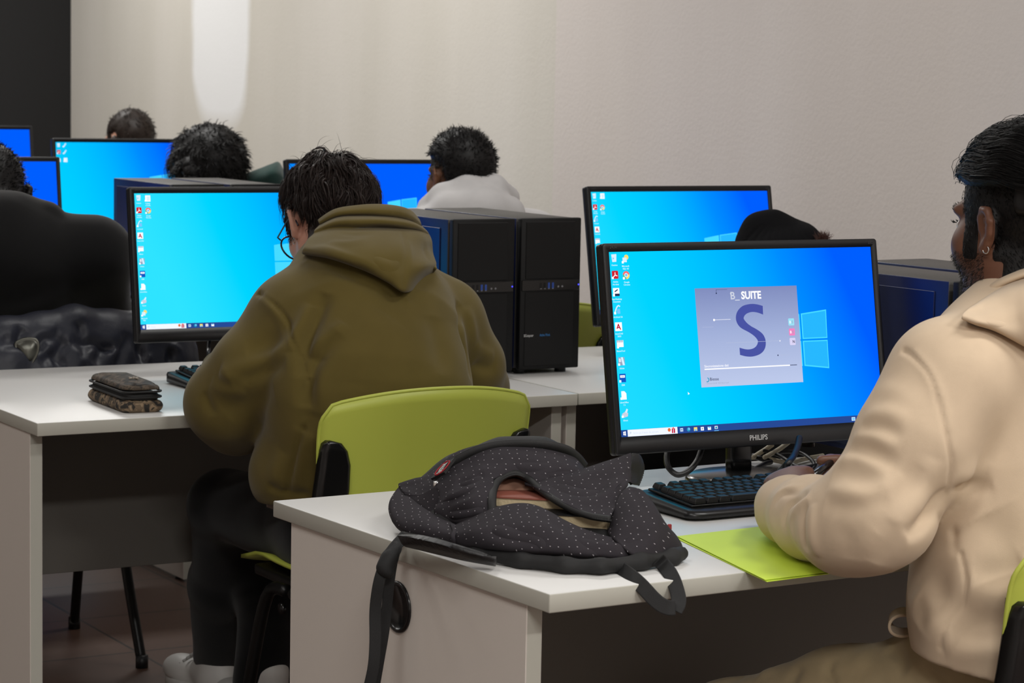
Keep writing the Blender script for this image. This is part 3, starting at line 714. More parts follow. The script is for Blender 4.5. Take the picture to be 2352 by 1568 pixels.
# ------------------------------------------------------------------ chairs
def chair(P, yaw, label, z=0):
    """local frame: x to the sitter's right seen from behind, y towards the desk, origin on the floor below the backrest"""
    r = thing('office_chair', label, 'chair', (P[0], P[1], 0), yaw, 'lime office chairs')
    # backrest shell: wide at the top, wrapping forward at its sides
    b = MB(); nu, nv = 28, 16; front = []; back = []
    def half(v): return .2280-.050*(1-v)**1.5-.010*v**6
    def P_(u, v, off):
        w = half(v); x = u*w; top = .830-.030*abs(u)**2.2; bot = .440+.02*abs(u)**2; z_ = bot+(top-bot)*v
        if abs(u) > .9 and v > .86:   # rounded upper corners
            z_ -= .020*((abs(u)-.9)/.1)**2*((v-.86)/.14)**1.5
        y = .052*(u*u)*(.55+.45*v)-.050*v+.012*math.sin(v*PI)
        return (x, y+off, z_)
    G = lambda off: [[P_(-1+2*i/nu, j/nv, off) for i in range(nu+1)] for j in range(nv+1)]
    A, B = G(0), G(.006)
    V_ = [p for row in A for p in row]+[p for row in B for p in row]; n_ = (nu+1)*(nv+1); F_ = []
    for j in range(nv):
        for i in range(nu):
            a = j*(nu+1)+i; F_.append([a, a+1, a+nu+2, a+nu+1]); F_.append([n_+a, n_+a+nu+1, n_+a+nu+2, n_+a+1])
    edge = [i for i in range(nu+1)]+[j*(nu+1)+nu for j in range(1, nv+1)]+[nv*(nu+1)+i for i in range(nu-1, -1, -1)]+[j*(nu+1) for j in range(nv-1, 0, -1)]
    for k in range(len(edge)):
        a, c = edge[k], edge[(k+1) % len(edge)]; F_.append([c, a, n_+a, n_+c])
    b.add(V_, F_, True); b.build('backrest', m_lime, r)
    b = MB(); L_ = [A3(*P_(-1+2*i/nu, 1, .003)) for i in range(nu+1)]
    b.tube([A3(*P_(-1, j/nv, .003)) for j in range(6, nv)]+L_+[A3(*P_(1, j/nv, .003)) for j in range(nv-1, 5, -1)], .0036, 8); b.build('backrest_rim', m_lime, r)
    # black plastic arms holding the back at both sides, sweeping down to the seat
    for s in (-1, 1):
        b = MB(); rings = []
        for k, (z_, x, wx, y) in enumerate(((.738, .208, .006, .012), (.732, .204, .030, .010), (.716, .200, .044, .010), (.690, .199, .052, .011), (.645, .203, .056, .012), (.60, .207, .056, .016), (.55, .210, .054, .022), (.50, .210, .052, .032), (.46, .205, .048, .052), (.435, .195, .042, .085), (.428, .19, .038, .14))):
            rings.append([(s*(x+q[0]), y+q[1], z_) for q in rrect(-wx*.72, -.019, wx*.45, .022, min(.013, wx*.3))][::s])
        b.loft(rings); b.build('back_support', m_gloss, r)
    b = MB()                          # seat pan
    S = []
    for i in range(13):
        t = i/12; y = .02+.42*t; z_ = .462-.012*math.sin(t*PI)-.03*max(0, t-.8)/.2
        S.append([(x, y, z_+.02*abs(x/.2)**3) for x in np.linspace(-.185, .185, 15)])
    V_ = [p for q in S for p in q]; V2_ = [(x, y, z_-.007) for x, y, z_ in V_]; n_ = len(V_); F_ = []
    for i in range(12):
        for j in range(14):
            a = i*15+j; F_.append([a, a+1, a+16, a+15]); F_.append([n_+a, n_+a+15, n_+a+16, n_+a+1])
    edge = list(range(15))+[i*15+14 for i in range(1, 13)]+[180+j for j in range(13, -1, -1)]+[i*15 for i in range(11, 0, -1)]
    for k in range(len(edge)): a, c = edge[k], edge[(k+1) % len(edge)]; F_.append([a, n_+a, n_+c, c])
    b.add(V_+V2_, F_, True); b.build('seat', m_lime, r)
    b = MB(); b.box((0, .22, .428), (.36, .34, .022), .006, 2); b.build('seat_underframe', m_blackm, r)
    for s in (-1, 1):
        for pts in ([(.205*s, .15, .425), (.215*s, .06, .40), (.222*s, -.01, .2), (.232*s, -.075, .012)], [(.205*s, .18, .425), (.215*s, .25, .40), (.222*s, .32, .2), (.232*s, .385, .012)]):
            b = MB(); b.tube(spline(pts, 6), .0125, 12); lg = b.build('leg', m_blackm, r)
            q = pts[-1]; b = MB(); b.cyl((q[0], q[1], 0), (q[0], q[1], .03), .015, 12); b.build('rubber_foot', m_black, lg)
        b = MB(); b.cyl((.218*s, .165, .395), (.226*s, .165, .395), .011, 12); b.build('bolt', m_gloss, r)
    return r
# ------------------------------------------------------------------ people
def head_axes(phi, pitch, roll=0):
    a, t = math.radians(phi), math.radians(pitch)
    f = A3(-math.sin(a)*math.cos(t), math.cos(a)*math.cos(t), -math.sin(t)); r = A3(math.cos(a), math.sin(a), 0); u = np.cross(r, f)
    if roll:
        q = math.radians(roll); r, u = r*math.cos(q)+u*math.sin(q), -r*math.sin(q)+u*math.cos(q)
    return np.array([r, f, u])
class Head:
    def __init__(s, c, phi, pitch=0, roll=0, sc=.95): s.c = np.asarray(c, float); s.R = head_axes(phi, pitch, roll); s.s = sc
    def P(s, x, y, z): return s.c+s.s*(A3(x, y, z)@s.R)
    def D(s, x, y, z): return A3(x, y, z)@s.R
def head_sdf(S, h, neck_to=None, neck_r=.060, ears=True):
    s = h.s; P = h.P; R = h.R
    S.ell(P(0, -.012, .035), A3(.076, .098, .088)*s, .03, 'u', R)
    S.ell(P(0, .030, -.038), A3(.065, .064, .080)*s, .03, 'u', R)
    for q in (-1, 1):
        S.cone(P(.048*q, .0, -.05), P(.012*q, .070, -.098), .022*s, .019*s, .03)
        S.ell(P(.044*q, .056, -.028), A3(.026, .030, .030)*s, .02, 'u', R)
        S.ell(P(.030*q, .078, .022), A3(.026, .014, .010)*s, .015, 'u', R)
    S.ell(P(0, .079, -.100), A3(.020, .016, .016)*s, .02, 'u', R)
    for q in (-1, 1): S.ell(P(.031*q, .097, -.001), A3(.017, .016, .012)*s, .012, 's', R)
    for q in (-1, 1): S.ell(P(.031*q, .077, -.001), A3(.0135, .0135, .0125)*s, .003, 'u', R)
    S.cone(P(0, .086, .014), P(0, .108, -.030), .008*s, .0125*s, .012)
    for q in (-1, 1): S.ell(P(.012*q, .098, -.034), A3(.008, .010, .008)*s, .006, 'u', R)
    S.ell(P(0, .090, -.060), A3(.023, .011, .006)*s, .006, 'u', R); S.ell(P(0, .089, -.070), A3(.020, .011, .007)*s, .006, 'u', R)
    if ears:
        for q in (-1, 1):
            E = lambda x, y, z: P(q*(.078+(x-.078)*.9), -.006+(y+.006)*.84, -.002+z*.84)
            S.ell(E(.079, -.006, .0), A3(.006, .016, .026)*s, .008, 'u', R)
            C_ = [E(.078, .010, -.004), E(.081, .010, .016), E(.086, .0, .030), E(.092, -.016, .029), E(.096, -.026, .012), E(.093, -.022, -.008), E(.086, -.010, -.024), E(.081, .0, -.033), E(.078, .006, -.026)]
            S.chain(C_, [.0045*s, .005*s, .0055*s, .0058*s, .0055*s, .005*s, .006*s, .0075*s, .006*s], .004)
            S.chain([E(.086, -.008, .014), E(.089, -.015, .002), E(.086, -.010, -.014)], [.004*s]*3, .005)
            S.ell(E(.088, -.002, -.003), A3(.006, .006, .010)*s, .004, 's', R)
    if neck_to is not None:
        S.cone(P(0, -.022, -.055), neck_to, .054*s, neck_r, .03)
def hand_sdf(S, w, d, n, side, curl=(25, 30, 25), thumb=None, sp=0., sc=1.0):
    """hand from the wrist w; d along the fingers, n out of the back of the hand; side = +1 if the thumb lies on d x n's side"""
    d = np.asarray(d, float); d /= np.linalg.norm(d); n = np.asarray(n, float); n = n-d*(n@d); n /= np.linalg.norm(n); t = np.cross(d, n)*side
    w = np.asarray(w, float)
    for k, o in enumerate((.026, .009, -.008, -.024)):       # metacarpals make the palm
        S.cone(w+t*o*.6, w+d*.082*sc+t*o+n*(.004-.004*abs(k-1.2)), .015*sc, .0125*sc, .012, flat=(n, .8))
    for k, (o, L, r) in enumerate(((.030, .070, .0085), (.010, .078, .0088), (-.010, .072, .0084), (-.028, .056, .0076))):
        p = w+d*(.085-.006*abs(k-1))*sc+t*o; dd = d+t*o*sp*12; dd /= np.linalg.norm(dd); a = 0
        for j, fr in enumerate((.44, .31, .25)):
            a += math.radians(curl[j] if np.isscalar(curl[j]) else curl[j][k])
            q = p+(dd*math.cos(a)-n*math.sin(a))*L*fr*sc
            S.cone(p, q, r*sc*(1-.09*j), r*sc*(.92-.09*j), .003 if j else .006); p = q
    a = w+d*.018*sc+t*.024; tv = thumb if thumb is not None else (d*.75+t*.75-n*.45)
    tv = np.asarray(tv, float)/np.linalg.norm(tv); b = a+tv*.042*sc; c = b+(tv*.75+d*.35)/np.linalg.norm(tv*.75+d*.35)*.030*sc; e = c+(tv*.5+d*.6)/np.linalg.norm(tv*.5+d*.6)*.024*sc
    S.cone(a, b, .0165*sc, .0115*sc, .012); S.cone(b, c, .0108*sc, .0098*sc, .005); S.cone(c, e, .0098*sc, .008*sc, .003)
    return e
def strands_mesh(roots, dirs, n_seg, length, r0, bend, jitter=.0, seed=0, tip=.12):
    """tapered hair strands: roots (N,3), initial directions (N,3), bend(points, step) adds the flow"""
    r = np.random.default_rng(seed); N = len(roots); p = roots.copy(); d = dirs/np.linalg.norm(dirs, axis=1)[:, None]; L = np.asarray(length)*np.ones(N)
    pts = [p.copy()]
    for k in range(n_seg):
        d = d+bend(p, d, (k+1)/n_seg)+r.normal(0, jitter, (N, 3)); d /= np.linalg.norm(d, axis=1)[:, None]
        p = p+d*(L/n_seg)[:, None]; pts.append(p.copy())
    rr = np.asarray(r0)*np.ones(N); V = np.zeros((N, n_seg+1, 3, 3)); ref = r.normal(size=(N, 3))
    for k in range(n_seg+1):
        t = pts[min(k+1, n_seg)]-pts[max(k-1, 0)]; t /= np.linalg.norm(t, axis=1)[:, None]+1e-12
        u = ref-t*np.einsum('ij,ij->i', ref, t)[:, None]; u /= np.linalg.norm(u, axis=1)[:, None]+1e-12; v = np.cross(t, u)
        f = (1-(1-tip)*(k/n_seg)**1.6)
        for j in range(3):
            a = 2*PI*j/3; V[:, k, j] = pts[k]+(u*math.cos(a)+v*math.sin(a))*(rr*f)[:, None]
    base = np.arange(N)[:, None, None]*(n_seg+1)*3; k = np.arange(n_seg)[None, :, None]*3; j = np.arange(3)[None, None, :]; j2 = (j+1) % 3
    Q = np.stack([base+k+j, base+k+j2, base+k+3+j2, base+k+3+j], -1).reshape(-1, 4)
    return V.reshape(-1, 3), Q
def scalp(h, N, keep, seed=0, off=.0):
    """random points on the skull where keep(x, y, z) holds, with their outward normals"""
    r = np.random.default_rng(seed); out = []
    rad = A3(.076+off, .098+off, .088+off); c = A3(0, -.012, .035)
    while sum(map(len, out)) < N:
        q = r.normal(size=(N*2, 3)); q /= np.linalg.norm(q, axis=1)[:, None]; L = q*rad+c; m_ = keep(L[:, 0], L[:, 1], L[:, 2]); q, L = q[m_], L[m_]
        nn = q/rad; nn /= np.linalg.norm(nn, axis=1)[:, None]; out.append(np.concatenate([L, nn], 1))
    A = np.concatenate(out)[:N]; return A[:, :3], A[:, 3:]
def hair_build(name, h, V, Q, mats, parent):
    W = h.c+h.s*(V@h.R)
    return Cloth(W, Q).build(name, mats, parent)
def body_local(body, h, root):
    me = body.data; n = len(me.vertices); co = np.zeros(n*3); me.vertices.foreach_get('co', co); co = co.reshape(-1, 3)+np.array(root.location)
    Q = np.zeros(len(me.polygons)*4, np.int32); me.polygons.foreach_get('vertices', Q); Q = Q.reshape(-1, 4); N = normals(co, Q)
    return co, N, Q, ((co-h.c)@h.R.T)/h.s, N@h.R.T
def hair_shell(body, h, root, keep, off, blur=4, wob=0):
    """the mass of hair grown out of the scalp where keep holds; returns it in head coordinates, with scalp samples"""
    co, N, Q, lc, ln = body_local(body, h, root)
    near = (np.abs(lc) < A3(.11, .14, .16)).all(1); k = (keep(lc[:, 0], lc[:, 1], lc[:, 2]) & near).astype(float); hard = k > .5
    for _ in range(blur): k = relax(k[:, None]*np.ones((1, 3)), Q, .6)[:, 0]
    sel = (k[Q].mean(1) > .06); q = Q[sel]; ids, inv = np.unique(q, return_inverse=True); q = inv.reshape(-1, 4)
    o = np.clip(k*1.4, 0, 1)**.7*(off(lc) if callable(off) else off)-.0012
    if wob: o = o+wob*np.clip(k, 0, 1)*(np.sin(lc[:, 0]*150+4*np.sin(lc[:, 1]*60))+np.sin(lc[:, 2]*130+lc[:, 1]*110))*.5
    V = lc+ln*o[:, None]/h.s
    return (V[ids], q), lc[hard], ln[hard]
def sample(lc, ln, n, seed=0, sub=None, jit=.0022, lift=0.):
    r = np.random.default_rng(seed); m_ = np.where(sub(lc[:, 0], lc[:, 1], lc[:, 2]))[0] if sub is not None else np.arange(len(lc))
    i = r.choice(m_, n); return lc[i]+r.normal(0, jit, (n, 3))+ln[i]*lift, ln[i]
def cat_vq(*parts):
    Vs, Qs, o = [], [], 0
    for V, Q in parts: Vs.append(V); Qs.append(Q+o); o += len(V)
    return np.concatenate(Vs), np.concatenate(Qs)

def skin(name, c): return M(name, c, .48, spec=.4, bump=(400, .12, .001), var=(30, tuple(min(255, int(v*.90)) for v in c), .6))
def cloth_mat(name, c, rough=.92, b=(1500, .25, .0008)): return M(name, c, rough, spec=.15, bump=b, sheen=.15, var=(22, tuple(int(v*.93) for v in c), .8))
def hair_mat(name, c, rough=.5): return M(name, c, rough, spec=.28)
m_hair_k = hair_mat('black_hair', (16, 14, 14)); m_hair_b = hair_mat('dark_brown_hair', (38, 28, 25), .45)

def sheet_vq(rows, nu=6, nv=6, th=.003):
    R_ = [spline(r, nu) for r in rows]; cols = list(zip(*R_)); G = [spline(c, nv) for c in cols]   # G[col][row]
    nc, nr = len(G), len(G[0]); V = np.array([G[c][r] for r in range(nr) for c in range(nc)]); Q = []
    for r in range(nr-1):
        for c in range(nc-1):
            a = r*nc+c; Q.append((a, a+1, a+nc+1, a+nc))
    Q = np.array(Q); N = normals(V, Q); n = len(V); V2 = np.concatenate([V+N*th/2, V-N*th/2]); Q2 = [tuple(q) for q in Q]+[tuple(q[::-1]+n) for q in Q]
    e = list(range(nc))+[r*nc+nc-1 for r in range(1, nr)]+[(nr-1)*nc+c for c in range(nc-2, -1, -1)]+[r*nc for r in range(nr-2, 0, -1)]
    for i in range(len(e)): a, b_ = e[i], e[(i+1) % len(e)]; Q2.append((b_, a, a+n, b_+n))
    return V2, np.array(Q2)
# ------------------------------------------------------------------ the person in the olive hoodie (second row)
L = at
m_olive = cloth_mat('olive_fleece', (98, 85, 43)); m_skin2 = skin('fair_skin', (212, 158, 138)); m_trou = cloth_mat('black_trousers', (17, 17, 19)); m_white = M('white_leather', (205, 203, 200), .5)
pr = thing('person', 'person in an olive hoodie with glasses, back turned, bent over the keyboard', 'person', tuple(on_z(800, 1500, 0)[:2])+(0,), 0)
h2 = Head(L(757, 512, 4.90), 27, 27, -2, .98)
# body: head, neck, trunk and arms in one skin
lo, hi = A3(-.95, 4.3, .40), A3(.15, 5.35, 1.48)
S = SDF(lo, hi, .0052)
head_sdf(S, h2, L(800, 610, 4.80), .06)
S.chain([L(800, 600, 4.80), L(835, 720, 4.72), L(850, 950, 4.63), L(850, 1150, 4.65)], [.06, .11, .11, .12], .05, flat=(V2, .7))
el, er = L(530, 925, 4.68), L(1085, 890, 4.95)
wl, wr = d2(.475, .235, .795), d2(.78, .30, .80)
S.chain([L(690, 735, 4.66), el, wl], [.045, .042, .026], .03); S.chain([L(1000, 735, 4.84), er, wr], [.045, .042, .026], .03); S.cone(L(690, 735, 4.66), L(1000, 735, 4.84), .05, .05, .05)
hand_sdf(S, wl+V2*.01, V2*.9+U2*.25-ZV*.12, ZV*1.0, 1, (28, 34, 30)); hand_sdf(S, wr+V2*.01, V2*.8-U2*.5-ZV*.12, ZV, -1, (28, 34, 30))
body2 = Cloth(*S.mesh()).build('body', m_skin2, pr)
# hoodie
S = SDF(A3(-.95, 4.25, .50), A3(.25, 5.25, 1.35), .0052)
FL = (V2, .66)
S.chain([L(842, 1140, 4.66), L(846, 1040, 4.63), L(852, 900, 4.62), L(845, 780, 4.68), L(825, 690, 4.76)], [.178, .190, .200, .190, .150], .03, flat=FL)
S.chain([L(676, 738, 4.66), L(590, 850, 4.63), L(527, 925, 4.66), L(545, 965, 4.70)], [.082, .082, .080, .070], .035)
S.chain([L(540, 940, 4.70), wl], [.074, .040], .03); S.chain([wl, wl+(wl-el)/np.linalg.norm(wl-el)*.02], [.038, .034], .01)
S.chain([L(1010, 742, 4.84), L(1068, 840, 4.88), L(1086, 890, 4.95)], [.080, .076, .070], .035); S.chain([L(1086, 890, 4.95), wr], [.07, .038], .03)
S.chain([L(676, 735, 4.66), L(835, 680, 4.76), L(1010, 738, 4.84)], [.080, .098, .078], .05)
S.chain([L(795, 630, 4.80), L(800, 585, 4.84)], [.095, .075], .05)
S.chain([L(700, 1000, 4.60), L(668, 1090, 4.60), L(690, 1130, 4.60)], [.05, .065, .05], .05)
S.ell(L(800, 500, 4.86), A3(.075, .085, .06), .004, 's'); S.half(L(650, 1146, 4.60), A3(.10, 0, -1))
cl = Cloth(*S.mesh(1))
f = cl.fold
f([(700, 592), (760, 604), (830, 632), (890, 664), (940, 684)], .016, -.006); f([(945, 684), (975, 655), (1004, 620)], .016, -.006)
# sleeve seams and folds
cl.seam([(587, 664), (625, 700), (655, 733), (668, 780), (680, 830), (690, 870)], .0045, .006); f([(592, 672), (630, 708), (655, 740)], .012, .006)
f([(1060, 690), (1068, 750), (1082, 810), (1090, 870)], .012, -.012); f([(1075, 700), (1090, 770), (1100, 840)], .016, .008)
f([(745, 668), (722, 715), (702, 760), (694, 810), (690, 860)], .017, -.022); f([(716, 690), (696, 735), (672, 775), (664, 800)], .017, .013)
f([(775, 758), (735, 795), (712, 840), (700, 890), (696, 940)], .017, -.020); f([(792, 735), (757, 765), (722, 792), (708, 815)], .015, .013)
f([(735, 820), (722, 880), (720, 960)], .020, .008); f([(700, 860), (705, 930), (690, 1000)], .02, -.010)
f([(655, 790), (600, 830), (540, 850), (500, 852)], .018, .011); f([(650, 830), (590, 862), (530, 878)], .016, -.010); f([(500, 850), (520, 868), (560, 880)], .012, .007)
f([(480, 880), (510, 900), (560, 905)], .016, .007); f([(462, 900), (472, 930), (490, 960)], .010, -.006); f([(620, 900), (560, 930), (520, 960)], .022, -.007)
f([(640, 760), (600, 790), (560, 800)], .02, -.007); f([(1095, 790), (1120, 810), (1140, 815)], .012, .006); f([(1090, 840), (1120, 850), (1145, 845)], .012, -.006)
f([(690, 990), (672, 1060), (652, 1135)], .006, -.006, ends=False); f([(700, 1000), (690, 1070), (680, 1130)], .016, .006)
f([(640, 1040), (625, 1080), (630, 1120)], .018, .006); f([(1000, 720), (1015, 780), (1020, 860)], .03, -.008); f([(900, 720), (850, 800), (840, 880)], .05, .006)
f([(618, 1125), (650, 1140), (700, 1142)], .008, -.005, ends=False)
cl.ripple(.0012, 26, 3)
hd2 = cl.build('hoodie', m_olive, pr, 'olive fleece hoodie with its hood lying on the shoulders', 0)
# the hood: rolled rim, two rolls behind the neck, a pouch ending in a point
rows = [[(738, 520, 4.80), (775, 505, 4.80), (825, 495, 4.80), (875, 492, 4.82), (920, 497, 4.85), (945, 505, 4.88), (958, 515, 4.90)],
 [(731, 507, 4.765), (770, 483, 4.755), (820, 474, 4.75), (872, 472, 4.765), (920, 477, 4.79), (947, 486, 4.83), (962, 505, 4.87)],
 [(733, 513, 4.74), (773, 492, 4.72), (822, 486, 4.715), (872, 486, 4.725), (918, 490, 4.755), (950, 500, 4.80), (966, 514, 4.85)],
 [(735, 517, 4.752), (778, 498, 4.738), (825, 496, 4.734), (875, 498, 4.744), (917, 503, 4.768), (952, 512, 4.812), (969, 521, 4.862)],
 [(722, 530, 4.72), (768, 511, 4.690), (825, 508, 4.678), (876, 509, 4.688), (920, 513, 4.720), (958, 520, 4.772), (980, 532, 4.84)],
 [(720, 538, 4.736), (765, 525, 4.722), (826, 525, 4.715), (878, 523, 4.722), (921, 526, 4.748), (962, 531, 4.792), (985, 541, 4.848)],
 [(708, 550, 4.72), (760, 541, 4.675), (826, 541, 4.658), (880, 539, 4.658), (926, 541, 4.688), (968, 547, 4.745), (990, 554, 4.83)],
 [(701, 563, 4.72), (757, 562, 4.662), (828, 570, 4.632), (885, 573, 4.626), (932, 575, 4.650), (975, 578, 4.725), (992, 580, 4.83)],
 [(697, 573, 4.725), (757, 578, 4.672), (832, 600, 4.636), (890, 612, 4.618), (936, 620, 4.634), (978, 612, 4.72), (1000, 604, 4.83)],
 [(695, 579, 4.735), (757, 590, 4.692), (833, 618, 4.660), (890, 645, 4.638), (933, 667, 4.640), (972, 644, 4.72), (1001, 615, 4.835)],
 [(698, 581, 4.77), (757, 592, 4.74), (832, 618, 4.72), (889, 643, 4.70), (932, 664, 4.695), (970, 640, 4.76), (999, 614, 4.87)]]
def drape(rows, body, offs):          # lay a net of cloth points on a garment, each row lifted by its own amount
    out = []
    for r_, o in zip(rows, offs):
        q_ = []
        for x, y, Y in r_:
            P_ = body.pick(x, y); sx = proj(P_)
            if o is not None and math.hypot(sx[0]-x, sx[1]-y) < 12: Y = min(Y, P_[1]-o)
            q_.append(L(x, y, Y))
        out.append(q_)
    return out
ch = Cloth(*sheet_vq(drape(rows, cl, [None, None, .02, .012, .03, .016, .040, .052, .052, .030, -.004]), 9, 6, .005)); f = ch.fold
f([(926, 526), (935, 560), (938, 600), (935, 640), (933, 664)], .0035, -.004, ends=False); f([(938, 545), (945, 580), (944, 625)], .006, .003)
f([(760, 548), (800, 552), (850, 548)], .010, .004); f([(720, 560), (770, 572), (830, 592), (880, 622)], .010, .004); f([(975, 556), (985, 570), (990, 590)], .008, -.005)
f([(860, 590), (910, 600), (925, 580)], .012, -.004); f([(770, 528), (820, 531), (870, 529)], .006, -.003)
ch.ripple(.0009, 40, 8); ch.build('hood', m_olive, hd2, None, 1)
# shirt tail below the hem
b = MB(); P_ = [L(612, 1128, 4.60), L(640, 1120, 4.57), L(652, 1150, 4.57), L(645, 1175, 4.58), L(615, 1165, 4.59)]
V_ = [p for p in P_]+[p+V2*.006 for p in P_]
b.add(V_, [[4, 3, 2, 1, 0], [5, 6, 7, 8, 9]]+[[i, (i+1) % 5, 5+(i+1) % 5, 5+i] for i in range(5)]); b.build('shirt_tail', cloth_mat('grey_shirt', (128, 116, 108)), pr, True)
# trousers: two bent legs from the seat to the ankles
S = SDF(A3(-.98, 4.38, .06), A3(.22, 5.75, .72), .0085)
hipL, hipR = L(790, 1200, 4.68), L(910, 1200, 4.75)
kL, kR = L(520, 1160, 5.02), L(640, 1160, 5.08)
aL, aR = on_z(505, 1500, .10), on_z(600, 1560, .10)
S.chain([hipL-ZV*.01, kL], [.108, .074], .05); S.chain([hipR, kR], [.098, .072], .05); S.chain([hipL, hipR], [.12, .12], .06)
S.chain([kL, (kL+aL)/2, aL], [.070, .070, .064], .03); S.chain([kR, (kR+aR)/2, aR], [.070, .068, .062], .03)
cl = Cloth(*S.mesh(1)); cl.ripple(.003, 22, 5); cl.build('trousers', m_trou, pr, 'black trousers')
def shoe(P, d, label=None, sc=1.0):
    """trainer with a thick sole, toe pointing along d"""
    d = np.asarray(d, float); d[2] = 0; d /= np.linalg.norm(d); sd = np.cross(d, ZV); P = A3(P[0], P[1], 0)
    S = SDF(P-.22, P+A3(.22, .22, .2), .0055); R = np.array([sd, d, ZV])
    S.ell(P+ZV*.055-d*.04, A3(.040, .075, .055)*sc, .03, 'u', R); S.ell(P+ZV*.040+d*.09, A3(.043, .075, .036)*sc, .03, 'u', R); S.cone(P+ZV*.05-d*.06, P+ZV*.125-d*.075, .042*sc, .038*sc, .02)
    S.half(P+ZV*.022, -ZV)
    cl = Cloth(*S.mesh(1)); o = cl.build('shoe', m_white, pr, label)
    b = MB(); rings = []
    for z_, g in ((0, .96), (.004, 1), (.02, 1.0), (.026, .95)):
        rings.append([P+ZV*z_+d*(.015+.148*sc*math.sin(a)*g)+sd*(.044*sc*math.cos(a)*g*(1+.12*math.sin(a))) for a in np.arange(28)*2*PI/28])
    b.loft(rings); b.build('sole', m_white, o, True)
    b = MB()
    for k in range(5):
        y = .015+k*.017; z_ = .098-k*.010; b.tube([P+d*y+ZV*(z_-.006)-sd*.028, P+d*y+ZV*(z_+.004), P+d*y+ZV*(z_-.006)+sd*.028], .0032, 6)
    b.build('laces', M('white_laces', (190, 190, 188), .8), o, True)
shoe(aL+V2*.03-U2*.025, V2-U2*.10); shoe(aR+V2*.03, V2-U2*.05)
# hair: wavy dark brown, longer on the crown, short round the ear
keep = lambda x, y, z: ((z > .050) & ((y < .080) | (z > .085))) | ((y < -.020) & (z > .020)) | ((y < -.040) & (z > -.070)) | ((y < .055) & (y > .022) & (z > -.005))
cap, sl, sn = hair_shell(body2, h2, pr, keep, .012, 4, .002)
rt, nn = sample(sl, sn, 1500, 11, lambda x, y, z: z > -.05, .003, .004)
crown = A3(.01, -.045, .128)
def flow(p, d, t):
    q = p-A3(0, -.012, .035); n = q/A3(.09, .112, .102)**2; n /= np.linalg.norm(n, axis=1)[:, None]
    out = p-crown; out = out-n*np.einsum('ij,ij->i', out, n)[:, None]; out /= np.linalg.norm(out, axis=1)[:, None]+1e-6
    r2 = np.linalg.norm(q/A3(.094, .116, .106), axis=1)[:, None]
    w = np.sin(p[:, :1]*95+p[:, 2:]*40)*.25+np.sin(p[:, 2:]*120+p[:, :1]*60)*.22
    return .55*out+np.cross(n, out)*w-.9*n*np.clip(r2-1.0, -.1, .35)*3+A3(0, 0, -.18)
edge = (np.abs(rt[:, 0]) > .046) & (rt[:, 2] < .085) & (rt[:, 1] > -.055)
ln = np.where(edge, rng.uniform(.012, .022, len(rt)), np.where(rt[:, 2] > .02, rng.uniform(.045, .080, len(rt)), rng.uniform(.024, .040, len(rt))))
grp = rng.integers(0, 260, len(rt)); gj = rng.normal(0, .45, (260, 3))[grp]
ph_ = rng.uniform(0, 6.3, 260)[grp][:, None]; sd_ = np.cross(nn, gj+A3(.1, .1, .1)); sd_ /= np.linalg.norm(sd_, axis=1)[:, None]
def wave(ph, sd): return lambda p, d, t: flow(p, d, t)+sd*np.sin(ph+t*6.5)*.55
locks = strands_mesh(rt, nn*.9+gj*.6, 9, ln, rng.uniform(.0014, .0042, len(rt)), wave(ph_, sd_), .03, 1)
R5 = lambda q: np.repeat(q, 5, 0)
rt2 = R5(rt)+rng.normal(0, .0026, (len(rt)*5, 3)); nn2 = R5(nn)
fine = strands_mesh(rt2, nn2*.9+R5(gj)*.6+rng.normal(0, .22, rt2.shape), 9, R5(ln)*rng.uniform(.8, 1.2, len(rt2)), .0006, wave(R5(ph_), R5(sd_)), .06, 2)
k = rt[:, 2] > .095; r3 = rt[k][:110]; up = lambda p, d, t: A3(.10, .02, -.34*t)*1.0
fly = strands_mesh(r3+nn[k][:110]*.008, nn[k][:110]*.8+rng.normal(0, .6, r3.shape), 8, rng.uniform(.03, .062, len(r3)), .0006, up, .08, 3)
hair_build('hair', h2, *cat_vq(cap, locks, fine, fly), m_hair_b, pr)
# short shaved hair by the ear
_, bl, bn_ = hair_shell(body2, h2, pr, lambda x, y, z: (np.abs(x) > .05) & (y > -.06) & (y < .055) & (z > -.025) & (z < .065) & ~((y > -.03) & (y < .02) & (z < .03)), .002)
rs, ns = sample(bl, bn_, 3000, 5)
hair_build('sideburn', h2, *strands_mesh(rs, ns*.4+A3(0, -.3, -.9), 2, .009, .0005, lambda p, d, t: 0*p, .1, 4), m_hair_b, pr)
# glasses
m_lens = M('lens_glass', (250, 252, 255), .0, trans=1, spec=.1); m_lens.node_tree.nodes['Principled BSDF'].inputs['IOR'].default_value = 1.01
m_fr = M('blue_black_frame', (16, 20, 40), .3)
g = thing('glasses', 'thin dark-framed glasses worn by the person in the olive hoodie', 'glasses', tuple(h2.P(0, .1, 0)), 0)
P = h2.P
for q in (-1, 1):
    C_ = [P(q*(.038+.031*math.cos(a)*(1+.08*math.sin(a))), .114-.008*abs(math.cos(a))*(1 if math.cos(a) > 0 else 0), -.008+.026*math.sin(a)) for a in np.arange(25)*2*PI/24]
    b = MB(); b.tube(C_, .0020*h2.s, 8, False); fr = b.build('lens_rim', m_fr, g, True)
    b = MB(); b.tube([P(q*.069, .106, .006), P(q*.078, .098, .008), P(q*.084, .03, .010), P(q*.084, .0, .012), P(q*.082, -.018, -.002), P(q*.080, -.024, -.018)], .0017, 8); b.build('temple_arm', m_fr, g, True)
    b = MB(); b.add([P(q*(.038+.030*math.cos(a)), .112, -.008+.025*math.sin(a)) for a in np.arange(24)*2*PI/24], [list(range(24))]); b.build('lens', m_lens, fr, True)
b = MB(); b.tube([P(-.010, .112, .002), P(0, .115, .006), P(.010, .112, .002)], .0016, 8); b.build('bridge', m_fr, g, True)
